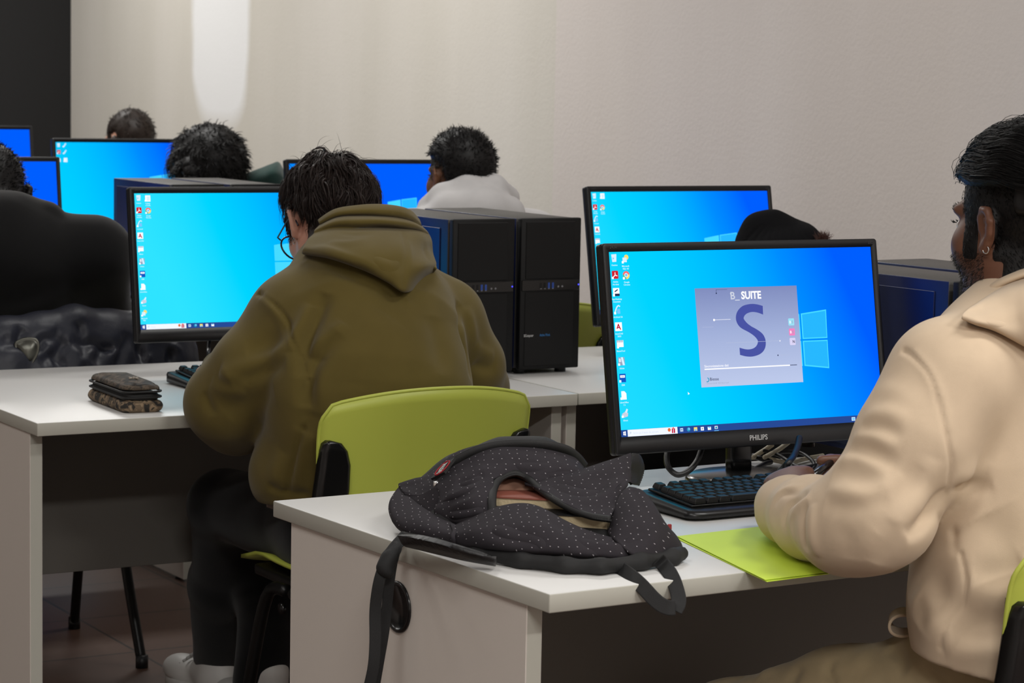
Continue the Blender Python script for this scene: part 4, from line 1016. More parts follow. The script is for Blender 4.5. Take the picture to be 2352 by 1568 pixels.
b = MB(); c_ = P(-.083, .002, -.041); b.tube([c_+.006*(math.cos(a)*h2.R[1]+math.sin(a)*h2.R[2]) for a in np.arange(17)*2*PI/16], .0008, 6, False); e = b.build('earring', m_chrome, pr, True); e['label'] = 'small silver hoop earring'
chair2 = chair(d2(.622, -.40), 30.3, 'lime chair with black back supports, behind the person in the olive hoodie')
# ------------------------------------------------------------------ the person in the cream hoodie (front desk)
m_cream = cloth_mat('cream_fleece', (212, 190, 163)); m_skin1 = skin('brown_skin', (112, 74, 56)); m_khaki = cloth_mat('khaki_cotton', (176, 158, 124), .9, (700, .3, .0008))
pr1 = thing('person', 'person in a cream hoodie and khaki trousers with earrings, at the right edge', 'person', tuple(d1(.72, -.12, 0)), 0)
h1 = Head(L(2352, 518, 3.38), 37, 2, 0, 1.0)
E1, W1 = L(1975, 1206, 3.19), L(1790, 1163, 3.47)
RS, RE = d1(.93, -.10, 1.03), d1(1.0, .10, .80)
tv = -U1*.93-V1*.1+ZV*.10; tip = L(1896, 1056, 3.72); dR = -U1*.85+V1*.45; dR /= np.linalg.norm(dR); nR = V1*.55+ZV*.8; nR = nR-dR*(nR@dR); nR /= np.linalg.norm(nR); tR = -np.cross(dR, nR)
W2 = tip-.098*tv/np.linalg.norm(tv)-dR*.018-tR*.024
S = SDF(A3(.28, 2.98, .70), A3(1.08, 3.95, 1.46), .0040)
head_sdf(S, h1, L(2375, 720, 3.36), .062)
S.chain([L(2380, 720, 3.36), L(2390, 850, 3.36), L(2400, 1100, 3.34)], [.062, .10, .11], .05, flat=(V1, .7))
S.chain([L(2170, 880, 3.24), E1, W1], [.048, .042, .027], .03); S.chain([RS, RE, W2], [.048, .042, .027], .03); S.cone(L(2180, 870, 3.24), RS, .05, .05, .04)
hand_sdf(S, W1+A3(.018, .012, .010), A3(.04, .95, .24), A3(-.25, -.22, .9), 1, (50, 54, 40), A3(.55, .75, .05))
hand_sdf(S, W2, dR, nR, -1, (52, 60, 45), tv)
body1 = Cloth(*S.mesh(1)).build('body', m_skin1, pr1)
# thumb nail
b = MB(); q = tip-tv*.004; R_ = np.array([tv/np.linalg.norm(tv), np.cross(ZV, tv)/np.linalg.norm(np.cross(ZV, tv)), ZV])
# hoodie
S = SDF(A3(.25, 2.95, .52), A3(1.15, 3.75, 1.30), .0042)
FL = (V1, .72)
S.chain([L(2400, 1470, 3.32), L(2398, 1380, 3.32), L(2402, 1250, 3.33), L(2395, 1050, 3.35), L(2385, 900, 3.36), L(2375, 810, 3.38)], [.196, .200, .192, .195, .175, .125], .03, flat=FL)
S.chain([L(2180, 880, 3.24), L(2105, 1010, 3.21), L(2010, 1170, 3.19), E1+A3(0, 0, .0)], [.076, .076, .070, .060], .03)
S.chain([L(2020, 1195, 3.18), L(1940, 1206, 3.22), L(1865, 1190, 3.33), L(1815, 1170, 3.42)], [.064, .059, .053, .048], .03)
S.chain([L(1815, 1170, 3.42), L(1797, 1160, 3.465)], [.049, .041], .012); S.cone(L(1797, 1163, 3.468), L(1789, 1161, 3.505), .0385, .0365, .002)
S.chain([RS, d1(.98, .0, .92), RE], [.076, .074, .068], .03); S.chain([RE, W2+U1*.05, W2+U1*.02], [.065, .045, .036], .03)
S.chain([L(2180, 872, 3.24), L(2290, 842, 3.32), L(2400, 830, 3.40), RS], [.074, .072, .085, .074], .05)
S.ell(L(2370, 600, 3.37), A3(.075, .08, .055), .004, 's')
hemA, hemB, hemC = L(2092, 1470, 3.36), L(2290, 1550, 3.22), L(2480, 1530, 3.45)
hn = np.cross(hemB-hemA, hemC-hemA); hn = hn*np.sign(hn[2])*-1
S.half(hemA, hn)
cl = Cloth(*S.mesh(1)); f = cl.fold
cl.seam([(2066, 800), (2095, 812), (2130, 860), (2163, 935), (2184, 1010), (2190, 1070), (2182, 1130)], .004, .0035); f([(2085, 800), (2125, 840), (2158, 910), (2180, 990)], .008, .0035)
f([(2182, 1130), (2140, 1190), (2085, 1240)], .012, -.014); f([(2185, 1128), (2230, 1122), (2275, 1118)], .012, -.008); f([(2195, 1105), (2240, 1098)], .018, .006)
f([(2160, 1180), (2185, 1220), (2190, 1270)], .006, -.004)
# sleeve creases
f([(2000, 890), (2060, 900), (2110, 930)], 0.015, 0.0025); f([(1975, 960), (2030, 945), (2080, 960)], 0.012, 0.0037); f([(1970, 985), (2020, 980), (2070, 1000)], 0.011, -0.0050)
f([(1950, 1010), (2000, 1000), (2060, 1030)], 0.011, 0.0050); f([(1945, 1040), (1990, 1035), (2060, 1062)], 0.012, -0.0056); f([(1910, 1065), (1960, 1050), (2040, 1080)], 0.011, 0.0056)
f([(1905, 1090), (1960, 1090), (2020, 1110)], 0.015, -0.0050); f([(1895, 1115), (1940, 1125), (2000, 1120), (2070, 1080)], 0.013, 0.0043); f([(1890, 1150), (1950, 1165), (2040, 1135)], 0.015, -0.0043)
f([(2150, 1060), (2110, 1130), (2050, 1200)], 0.015, 0.0043); f([(2120, 1080), (2070, 1150), (2000, 1220)], 0.015, -0.0037)
f([(1850, 1130), (1815, 1150), (1795, 1190), (1800, 1230)], 0.006, -0.0056); f([(1855, 1140), (1825, 1165), (1812, 1200), (1822, 1250)], 0.007, 0.0050)
f([(1850, 1150), (1838, 1175), (1832, 1215), (1845, 1270)], 0.006, -0.0068); f([(1860, 1155), (1856, 1190), (1858, 1240), (1875, 1285)], 0.009, 0.0050)
f([(1845, 1125), (1800, 1128), (1772, 1160)], 0.005, -0.0037); f([(1840, 1112), (1800, 1118), (1765, 1145)], 0.006, 0.0031); f([(1790, 1125), (1765, 1160), (1765, 1215)], 0.005, 0.0025)
f([(1900, 1200), (1940, 1240), (1950, 1290)], 0.017, -0.0031); f([(2060, 1200), (2040, 1260), (2010, 1300)], 0.015, -0.0037)
# waist folds
f([(2110, 1290), (2150, 1370), (2230, 1420), (2330, 1410)], .026, -.010); f([(2100, 1350), (2130, 1420), (2190, 1480)], .030, .007); f([(2230, 1330), (2290, 1320), (2352, 1290)], .024, -.009); f([(2215, 1350), (2280, 1355), (2345, 1350)], .024, .008)
f([(2180, 1455), (2250, 1455), (2320, 1440)], .020, -.010); f([(2165, 1485), (2230, 1490), (2300, 1485)], .020, .007); f([(2200, 1270), (2210, 1330), (2200, 1390), (2170, 1440), (2156, 1490)], .003, -.003, ends=False)
f([(2260, 1180), (2300, 1230), (2352, 1250)], .03, -.007); f([(2100, 1380), (2115, 1410), (2110, 1440)], .018, -.006)
cl.ripple(.0010, 24, 9)
hd1 = cl.build('hoodie', m_cream, pr1, 'cream fleece hoodie', 0)
rows = [[(2235, 716, 3.36), (2262, 690, 3.36), (2290, 668, 3.36), (2325, 650, 3.36), (2380, 632, 3.37), (2450, 630, 3.39)],
 [(2230, 709, 3.335), (2256, 672, 3.325), (2284, 651, 3.315), (2318, 633, 3.31), (2375, 612, 3.31), (2450, 606, 3.33)],
 [(2234, 709, 3.328), (2262, 677, 3.310), (2290, 657, 3.298), (2323, 641, 3.290), (2377, 624, 3.285), (2450, 618, 3.305)],
 [(2237, 709, 3.330), (2267, 681, 3.322), (2295, 663, 3.312), (2327, 649, 3.303), (2378, 635, 3.298), (2450, 630, 3.318)],
 [(2228, 712, 3.31), (2262, 693, 3.275), (2294, 679, 3.255), (2330, 667, 3.24), (2380, 656, 3.23), (2450, 652, 3.245)],
 [(2214, 720, 3.295), (2250, 718, 3.255), (2290, 712, 3.232), (2330, 710, 3.21), (2385, 710, 3.195), (2450, 715, 3.21)],
 [(2209, 728, 3.293), (2244, 736, 3.25), (2288, 741, 3.222), (2332, 753, 3.20), (2390, 772, 3.185), (2450, 797, 3.19)],
 [(2215, 731, 3.298), (2243, 743, 3.262), (2285, 756, 3.236), (2330, 778, 3.212), (2390, 811, 3.198), (2450, 848, 3.20)],
 [(2222, 731, 3.325), (2245, 743, 3.305), (2286, 755, 3.285), (2331, 777, 3.265), (2392, 811, 3.25), (2452, 848, 3.25)]]
ch = Cloth(*sheet_vq(drape(rows, cl, [None, None, None, None, .025, .035, .035, .018, -.004]), 9, 6, .005)); ch.fold([(2245, 722), (2290, 730), (2340, 738)], .012, -.003); ch.ripple(.0008, 40, 9); ch.build('hood', m_cream, hd1, None, 1)
# the loose end of the waist tie, a loop of cloth at the hem
tp = [L(2100, 1412, 3.37), L(2070, 1409, 3.36), L(2050, 1418, 3.355), L(2043, 1434, 3.355), L(2050, 1450, 3.355), L(2072, 1457, 3.36), L(2104, 1452, 3.37)]
Cloth(*sheet_vq([[q+A3(.004, .022, .003) for q in tp], tp, [q-A3(.002, .012, 0) for q in tp]], 8, 5, .004)).build('hem_tab', m_cream, pr1)
# trousers
S = SDF(A3(.05, 3.05, .02), A3(1.2, 4.15, .78), .0072)
hL, hR = L(2240, 1578, 3.34), L(2240, 1578, 3.34)+U1*.20
kL1, kR1 = L(1668, 1672, 3.56), L(1668, 1672, 3.56)+U1*.24-V1*.02
S.chain([hL, (hL+kL1)/2+ZV*.004, kL1], [.088, .078, .068], .05); S.chain([hR, kR1], [.098, .072], .05); S.ell((hL+hR)/2+ZV*.02-V1*.02, A3(.19, .17, .11), .06)
fL, fR = A3(*(kL1+V1*.04-U1*.03)[:2], .05), A3(*(kR1+V1*.05)[:2], .05)
S.chain([kL1, fL], [.072, .066], .03); S.chain([kR1, fR], [.072, .066], .03)
tax = (kL1-hL)/np.linalg.norm(kL1-hL); a0 = hL+(kL1-hL)*.64+ZV*.002
S.cone(a0-tax*.028, a0+tax*.028, .0800, .0780, .003)
cl = Cloth(*S.mesh(1)); f = cl.fold
f([(2030, 1480), (2060, 1500), (2075, 1540)], .012, -.010); f([(2000, 1485), (1980, 1500), (1960, 1540)], .02, .006); f([(1905, 1505), (1900, 1540), (1915, 1568)], .006, -.008); f([(1840, 1520), (1820, 1545), (1815, 1568)], .012, -.006); f([(1700, 1540), (1680, 1555)], .012, -.005); f([(1760, 1525), (1740, 1560)], .015, .005)
f([(2100, 1500), (2180, 1530), (2280, 1568)], .01, .007); f([(2120, 1520), (2160, 1568)], .012, -.008)
cl.ripple(.0022, 30, 4); cl.build('trousers', m_khaki, pr1, 'khaki cotton trousers with a cargo flap', 1)
# hair: black, combed back on top, clipped close at the sides
keep1 = lambda x, y, z: ((z > .060) & ((y < .088) | (z > .10))) | ((y < -.05) & (z > .02))
sidek = lambda x, y, z: (np.abs(x) < .0795) & (((z > .005) & (y < .047+.5*z)) | ((y < -.012) & (z > -.045)) | ((y < -.026) & (z > -.10)) | ((y < .046) & (y > .024) & (z > -.045))) & ~((z < -.002) & (y > -.012) & (y < .022))
cap, sl, sn = hair_shell(body1, h1, pr1, keep1, lambda lc: .020+.003*np.clip(lc[:, 1]/.08, 0, 1), 4, .0012); cap2, bl, bn_ = hair_shell(body1, h1, pr1, sidek, .0026, 2)
rt, nn = sample(sl, sn, 1700, 21, lambda x, y, z: z > .06, .003, .015)
def flow1(p, d, t):
    q = p-A3(0, -.012, .035); n = q/A3(.095, .118, .112)**2; n /= np.linalg.norm(n, axis=1)[:, None]; r2 = np.linalg.norm(q/A3(.104, .128, .122), axis=1)[:, None]
    w = np.sin(p[:, 1:2]*75+p[:, 2:]*25)*.35
    return A3(0, -.75, -.10)+A3(0, 0, 1)*w*.5+np.sign(p[:, :1])*A3(.10, 0, 0)*.6-.9*n*np.clip(r2-1, -.15, .35)*3
fr = np.clip((rt[:, 1]-.03)/.05, 0, 1)[:, None]
locks = strands_mesh(rt, nn*.42+A3(0, .10, .30)*fr+A3(0, -.6, 0)+rng.normal(0, .12, rt.shape), 8, rng.uniform(.05, .10, len(rt)), rng.uniform(.0006, .0017, len(rt)), flow1, .03, 6)
rt2 = np.repeat(rt, 5, 0)+rng.normal(0, .003, (len(rt)*5, 3)); nn2 = np.repeat(nn, 5, 0); fr2 = np.repeat(fr, 5, 0)
fine = strands_mesh(rt2, nn2*.42+A3(0, .10, .30)*fr2+A3(0, -.6, 0)+rng.normal(0, .14, rt2.shape), 8, rng.uniform(.05, .11, len(rt2)), .00045, flow1, .05, 7)
qv = rt[(rt[:, 1] > .06)][:40]; quiff = strands_mesh(qv, A3(0, .9, .5)+rng.normal(0, .25, qv.shape), 8, rng.uniform(.008, .015, len(qv)), .0004, lambda p, d, t: A3(0, -.35*t, -.45*t)*1.0, .05, 8)
hair_build('hair', h1, *cat_vq(cap, locks, fine, quiff), m_hair_k, pr1)
rs, ns = sample(bl, bn_, 9000, 15, None, .002, .001)
clip_ = strands_mesh(rs, ns*.5+A3(0, -.5, -.6), 2, rng.uniform(.004, .009, len(rs)), .00045, lambda p, d, t: 0*p, .1, 9)
hair_build('clipped_hair', h1, *cat_vq(cap2, clip_), m_hair_k, pr1)
# stubble beard along the jaw
r_ = np.random.default_rng(3); co, no, _q, lc, ln_ = body_local(body1, h1, pr1)
mk = np.where((lc[:, 2] < -.035) & (lc[:, 2] > -.125) & (lc[:, 1] > .005) & (lc[:, 1] < .12) & (np.abs(lc[:, 0]) < .09) & (lc[:, 2] < -.02-.25*lc[:, 1]))[0]
pick_ = r_.choice(mk, 9000, replace=True)
hair_build('beard', h1, *strands_mesh(lc[pick_]+r_.normal(0, .0015, (len(pick_), 3)), ln_[pick_]*.7+A3(0, .1, -.6), 2, .0034, .00028, lambda p, d, t: 0*p, .15, 2), m_hair_k, pr1)
for nm, zc, n_, Lh in (('eyebrow', .021, 150, .0058), ('eyelashes', .003, 30, .007)):
    for sg in (-1, 1):
        xs = sg*r_.uniform(.018, .051, n_)
        if nm == 'eyebrow': ro = np.stack([xs, .092-.40*(np.abs(xs)-.018)**1.1, zc+.004*np.sin((np.abs(xs)-.018)/.033*PI)+r_.normal(0, .0018, len(xs))], 1); dr = np.stack([np.sign(xs)*.8, 0*xs+.4, .3+0*xs], 1)
        else: ro = np.stack([xs, .0895-.25*np.abs(np.abs(xs)-.031), zc+0*xs], 1); dr = np.stack([np.sign(xs)*.45, 0*xs+.8, .2+0*xs], 1)
        hair_build(nm, h1, *strands_mesh(ro, dr+r_.normal(0, .12, dr.shape), 3, Lh, .0005, lambda p, d, t: A3(0, 0, .25), .02, 5), m_hair_k, pr1)
for q in (-1, 1):
    b = MB(); b.sphere(h1.P(.031*q, .0835, -.001), .0100*h1.s, 16); e = b.build('eye', M('eye_white', (225, 222, 215), .2), pr1, True)
    b = MB(); b.sphere(h1.P(.031*q, .0905, -.001), .0048*h1.s, 12); b.build('iris', M('iris_brown', (40, 24, 16), .15), e, True)
for c_, r_h in ((h1.P(-.082, .002, -.030), .0042), (h1.P(-.087, -.009, -.031), .0052)):
    b = MB(); b.tube([c_+r_h*(math.cos(a)*h1.R[1]+math.sin(a)*h1.R[2]) for a in np.arange(17)*2*PI/16], .0009, 6, False); e = b.build('earring', m_chrome, pr1, True); e['label'] = 'small silver hoop earring'
# the pen in the right hand
pa, pb = L(1846, 1110, 3.64), L(1912, 1058, 3.74); pd = (pb-pa)/np.linalg.norm(pb-pa)
pen = thing('pen', 'black pen with white bands held above the keyboard by the cream hoodie', 'pen', tuple(pa), 0)
b = MB(); b.tube([pa+pd*.012, pa+pd*.13], .0058, 14); b.build('barrel', m_gloss, pen, True)
b = MB(); b.tube([pa-pd*.012, pa, pa+pd*.012], [.0008, .0022, .0054], 12); b.build('tip', m_chrome, pen, True)
b = MB()
b.tube([pa+pd*.014, pa+pd*.0215], .0060, 14); b.build('white_band', m_white, pen, True); b = MB(); b.tube([pa+pd*.029, pa+pd*.038], .0060, 14); b.build('white_band', m_white, pen, True)
chair1 = chair(d1(.735, -.315), 32.4, 'lime chair cut off at the lower right corner, under the cream hoodie')
# ------------------------------------------------------------------ lime folder under the elbow
m_paper = M('lime_card', (206, 232, 70), .6, bump=(40, .05))
A, B_, C_, D_ = on_z(1550, 1236, TOP), on_z(1761, 1337, TOP), on_z(2120, 1291, TOP), on_z(1880, 1196, TOP)
fo = thing('folder', 'thin lime card folder lying under the elbow of the cream hoodie, overhanging the desk', 'folder', tuple(A3(*((A+B_+C_+D_)/4)[:2], TOP)), 0)
for nm, z0, dz, g in (('back_cover', .0004, .0008, 0), ('front_cover', .0022, .0008, .004)):
    b = MB(); Pq = [A+g*U1, B_+g*V1, C_-g*U1*.2, D_-g*V1]; lo_ = [A3(p[0], p[1], TOP+z0) for p in Pq]; hi_ = [A3(p[0], p[1], TOP+z0+dz) for p in Pq]
    b.add(lo_+hi_, [[3, 2, 1, 0], [4, 5, 6, 7]]+[[i, (i+1) % 4, 4+(i+1) % 4, 4+i] for i in range(4)]); b.build(nm, m_paper, fo, True)
# ------------------------------------------------------------------ the people further back
def figure(label, h, U, V, sh_l, sh_r, pelvis, mt, sk, hipw=.10, neck=None, hands=True, extra=None, res=.008, bulk=.085, cuffs=None, name='jumper', trouser=None, knees=True):
    """a seated figure: trunk from the pelvis to the shoulders, arms resting forward on the desk, thighs and shanks"""
    p = thing('person', label, 'person', (pelvis[0], pelvis[1], 0), 0)
    nb = (sh_l+sh_r)/2+ZV*.045+V*.02
    lo = np.minimum.reduce([h.c, sh_l, sh_r, pelvis])-.42; hi = np.maximum.reduce([h.c, sh_l, sh_r, pelvis])+.42
    S = SDF(A3(lo[0], lo[1], .55), A3(hi[0], hi[1], h.c[2]+.2), .0060); head_sdf(S, h, nb, .058)
    el, er = sh_l+V*.12-U*.05-ZV*.235, sh_r+V*.12+U*.05-ZV*.235
    wl, wr = el+V*.22+U*.07, er+V*.22-U*.07; zt = TOP+.055
    el[2] = max(el[2], zt+.02); er[2] = max(er[2], zt+.02); wl[2] = wr[2] = zt
    S.chain([nb, nb*.75+pelvis*.25, pelvis], [.06, .10, .11], .05, flat=(V, .7)); S.chain([sh_l, el, wl], [.045, .040, .026], .03); S.chain([sh_r, er, wr], [.045, .040, .026], .03); S.cone(sh_l, sh_r, .05, .05, .04)
    hand_sdf(S, wl, V+U*.2-ZV*.1, ZV, 1, (25, 30, 28)); hand_sdf(S, wr, V-U*.2-ZV*.1, ZV, -1, (25, 30, 28))
    body = Cloth(*S.mesh(1)).build('body', sk, p)
    S = SDF(A3(lo[0], lo[1], pelvis[2]-.1), A3(hi[0], hi[1], h.c[2]+.1), res)
    S.chain([pelvis-ZV*.03, pelvis+ZV*.12, nb*.55+pelvis*.45, nb*.8+pelvis*.2, nb-ZV*.05], [.175, .18, .19, .185, .12], .04, flat=(V, .68))
    S.chain([sh_l, el], [bulk, bulk*.9], .04); S.chain([el, wl-V*.01], [bulk*.88, .042], .03); S.chain([sh_r, er], [bulk, bulk*.9], .04); S.chain([er, wr-V*.01], [bulk*.88, .042], .03)
    S.chain([sh_l, nb-ZV*.045, sh_r], [bulk*.92, .10, bulk*.92], .05); S.cone(nb-ZV*.03, nb+ZV*.012, .095, .078, .03)
    if extra: extra(S)
    cl = Cloth(*S.mesh(1)); cl.ripple(.003, 17, len(label)); cl.build(name, mt, p, None, 1)
    S = SDF(pelvis-A3(.65, .5, .55), pelvis+A3(.45, .95, .25), .012)
    for s_ in (-1, 1):
        hp = pelvis+U*.09*s_; kn = hp+V*.40+U*.05*s_; kn[2] = .52; an = A3(kn[0], kn[1], .07)+V*.03
        S.chain([hp, kn, an], [.095, .070, .055], .05); S.cone(an-ZV*.02, an+V*.16-ZV*.03, .045, .038, .02)
    cl = Cloth(*S.mesh(1)); cl.build('trousers', trouser or m_trou, p)
    return p, body
def short_hair(h, p, body, mt, keep, off=.010, n=900, ln=(.012, .03), r0=.0016, seed=3, flow=None, fade=None, up=.6, jit=.35, nm='hair'):
    cap, sl, sn = hair_shell(body, h, p, keep, off, 9 if fade else 3, .0015); rt, nn = sample(sl, sn, n, seed, None, .002, off*.7)
    fl = flow or (lambda p_, d, t: A3(0, -.25, -.25)); r = np.random.default_rng(seed)
    st = strands_mesh(rt, nn*up+r.normal(0, jit, rt.shape)+A3(0, -.2, 0), 4, r.uniform(ln[0], ln[1], n), r0, fl, .08, seed)
    o = hair_build(nm, h, *cat_vq(cap, st), mt, p)
    if fade:
        _, fl_, fn_ = hair_shell(body, h, p, fade[0], .001, 1); rs, ns = sample(fl_, fn_, fade[1], seed+1)
        keepp = r.uniform(size=len(rs)) < np.clip((rs[:, 2]+.05)/.10, .04, 1); rs, ns = rs[keepp], ns[keepp]
        for zz, c_ in ((.004, (86, 60, 45)), (.030, (50, 36, 28))):
            (Vc, Qc), _a, _b = hair_shell(body, h, p, lambda x, y, z: fade[0](x, y, z) & (z > zz-.35*np.clip(-.03-y, 0, .1)), .0022, 5)
            hair_build('clipped_sides', h, Vc, Qc, hair_mat('clipped_hair', c_, .8), p)
        hair_build('shaved_sides', h, *strands_mesh(rs, ns*.6+A3(0, -.3, -.7), 1, .005, .0008, lambda p_, d, t: 0*p_, .1, seed), mt, p)
    return o
std_keep = lambda x, y, z: ((z > .045) & ((y < .080) | (z > .095))) | ((y < -.02) & (z > -.02)) | ((y < -.05) & (z > -.06)) | ((y < .05) & (y > .03) & (z > .005))
# black hoodie at the left edge (third row)
m_bl = cloth_mat('black_fleece', (17, 17, 18)); h3 = Head(L(-20, 452, 5.86), 26, 40, 0, .96)
def hood3(S):
    S.chain([L(-120, 512, 5.76), L(-40, 500, 5.72), L(40, 496, 5.71), L(108, 504, 5.74), L(122, 530, 5.80)], [.035, .045, .045, .036, .022], .015)
    S.chain([L(-60, 550, 5.68), L(20, 552, 5.67), L(96, 536, 5.71)], [.055, .06, .04], .02)
sk3 = skin('tan_skin', (176, 120, 92))
p3, bd3 = figure('person in a black hoodie at the left edge, seen from behind', h3, U2, V2, L(-195, 590, 5.56), L(215, 585, 5.80), d2(.37, 1.27, .57), m_bl, sk3, extra=hood3, bulk=.088, name='hoodie', res=.007)
short_hair(h3, p3, bd3, m_hair_k, lambda x, y, z: std_keep(x, y, z), .008, 1800, (.008, .018), .0010, 31)
# fluffy dark hair above the towers (fourth row)
h4 = Head(L(476, 398, 7.9), 56, 10, 0, 1.05); m_green = cloth_mat('dark_green_cotton', (38, 62, 58))
def hood4(S):
    S.chain([L(585, 440, 7.98), L(650, 440, 7.99)], [.05, .05], .03)
p4, bd4 = figure('person with fluffy dark hair and a dark green hood, above the blue-sided tower', h4, U2, V2, h4.c-U2*.18-ZV*.21-V2*.05, h4.c+U2*.22-ZV*.21-V2*.05, A3(*(h4.c-V2*.12)[:2], .57), m_green, skin('pale_skin', (206, 160, 142)), extra=hood4, name='hooded_jacket')
rows = [[(560, 420, 8.02), (600, 412, 8.03), (630, 405, 8.04), (645, 404, 8.05), (658, 425, 8.05)], [(562, 402, 7.95), (600, 388, 7.95), (626, 378, 7.95), (641, 376, 7.96), (655, 408, 7.98)], [(566, 414, 7.90), (602, 404, 7.87), (624, 398, 7.85), (644, 402, 7.88), (661, 426, 7.94)], [(570, 436, 7.90), (602, 436, 7.88), (630, 436, 7.88), (655, 438, 7.90), (670, 448, 7.96)]]
Cloth(*sheet_vq([[L(*q) for q in r_] for r_ in rows], 6, 6, .008)).build('hood', m_green, p4, 'dark green hood')
k4 = lambda x, y, z: ((z > .02) & ((y < .085) | (z > .05))) | ((y < -.015) & (z > -.06)) | ((y < .05) & (z > -.02) & (y > .02))
fl4 = lambda p_, d, t: np.stack([np.sin(p_[:, 2]*130+p_[:, 1]*50)*.5, np.sin(p_[:, 0]*120+p_[:, 2]*90)*.5+np.where(p_[:, 1] > .03, .25, -.1), -.40+0*p_[:, 0]], 1)
short_hair(h4, p4, bd4, m_hair_k, k4, .030, 2600, (.02, .040), .0020, 41, fl4, up=.7, jit=.35)
_, sl, sn = hair_shell(bd4, h4, p4, k4, .02); rt, nn = sample(sl, sn, 260, 44, lambda x, y, z: (y > .045) & (z > .03), .002, .016)
hair_build('fringe', h4, *strands_mesh(rt, A3(0, 1, .35)+rng.normal(0, .35, rt.shape), 7, rng.uniform(.05, .085, len(rt)), .0019, lambda p_, d, t: A3(0, -.05, -.62)+0*p_, .14, 45), m_hair_k, p4)
# furthest head, short brown hair (fifth row)
h5 = Head(L(297, 326, 9.7), 50, 6, 0, 1.0)
p5, bd5 = figure('person with short brown hair, furthest back, head just above a monitor', h5, U2, V2, h5.c-U2*.19-ZV*.20-V2*.03, h5.c+U2*.19-ZV*.20-V2*.03, A3(*(h5.c-V2*.08)[:2], .57), cloth_mat('dark_blue_jumper', (34, 38, 54)), skin('light_skin', (214, 164, 140)), res=.012)
short_hair(h5, p5, bd5, hair_mat('brown_hair', (38, 29, 24)), std_keep, .010, 700, (.010, .02), .0016, 51)
# white hoodie, dark hair with shaved sides (third row)
h6 = Head(L(1056, 406, 6.6), 33, 3, 0, .97); m_wh = cloth_mat('white_fleece', (198, 196, 196))
def hood6(S):
    S.chain([L(985, 476, 6.52), L(1020, 452, 6.50), L(1075, 436, 6.50), L(1130, 434, 6.54), L(1165, 455, 6.60)], [.030, .036, .042, .042, .036], .014)
    S.chain([L(1040, 490, 6.46), L(1110, 485, 6.46), L(1165, 490, 6.5)], [.06, .065, .05], .02)
p6, bd6 = figure('person in a white hoodie with shaved sides, beside the deep blue screen', h6, U2, V2, L(935, 560, 6.42), L(1225, 556, 6.68), d2(1.72, 1.28, .57), m_wh, skin('deep_brown_skin', (120, 82, 60)), extra=hood6, name='hoodie', bulk=.08)
k6 = lambda x, y, z: ((z > .058) & ((y < .085) | (z > .1))) | ((y < -.045) & (z > -.03)) | ((y < -.02) & (z > .045))
short_hair(h6, p6, bd6, m_hair_k, k6, .014, 2600, (.008, .020), .0011, 61, lambda p_, d, t: rng.normal(0, .3, p_.shape), fade=(lambda x, y, z: (((z > -.005) & (y < .055)) | ((y < -.03) & (z > -.06))) & (z < .085) & ~((y > -.028) & (y < .018) & (z < .026))  , 16000), up=1.0, jit=.4)
r_ = np.random.default_rng(6); xs = -r_.uniform(.02, .045, 30); hair_build('eyelashes', h6, *strands_mesh(np.stack([xs, .090+0*xs, .003+0*xs], 1), np.stack([-.2+0*xs, .9+0*xs, .2+0*xs], 1), 3, .010, .0007, lambda p_, d, t: A3(0, 0, .25), .02, 6), m_hair_k, p6)
chair6 = chair(d2(1.74, 1.06), 30.3, 'lime chair glimpsed between the black towers and the monitors, under the white hoodie')
# black cap bowed behind the large monitor (second row)
h7 = Head(L(1796, 655, 5.52), 20, 30, 12, .95)
p7, _ = figure('person in a black knitted cap, bowed down behind the top of the large monitor', h7, U2, V2, h7.c-U2*.2-ZV*.14-V2*.10, h7.c+U2*.2-ZV*.14-V2*.10, A3(*(h7.c-V2*.16)[:2], .56), m_bl, m_skin1, res=.010)
S = SDF(L(1800, 560, 5.55)-.22, L(1800, 560, 5.55)+.22, .004)
S.chain([L(1728, 560, 5.55), L(1745, 530, 5.55), L(1778, 522, 5.55), L(1835, 552, 5.54)], [.037, .036, .033, .042], .03); S.ell(L(1795, 575, 5.54), A3(.095, .10, .060), .03)
S.cone(L(1850, 568, 5.5), L(1892, 590, 5.5), .040, .030, .03)
cl = Cloth(*S.mesh(1))
for i in range(9): cl.fold([(1700+i*22, 560), (1722+i*16, 530), (1752+i*10, 505)], .004, -.0022)
cl.build('knitted_cap', M('black_knit', (15, 15, 17), .95, spec=.1, bump=(500, .5, .002)), p7)
rt = np.array([L(1888+rng.uniform(-6, 12), 556+rng.uniform(-4, 4), 5.46) for _ in range(260)])
Vs, Qs = strands_mesh(rt, A3(.05, 0, 1)+rng.normal(0, .35, rt.shape), 5, rng.uniform(.014, .030, len(rt)), .0009, lambda p_, d, t: rng.normal(0, .25, p_.shape), .1, 71)
Cloth(Vs, Qs).build('hair_tuft', hair_mat('reddish_brown_hair', (84, 58, 52)), p7)
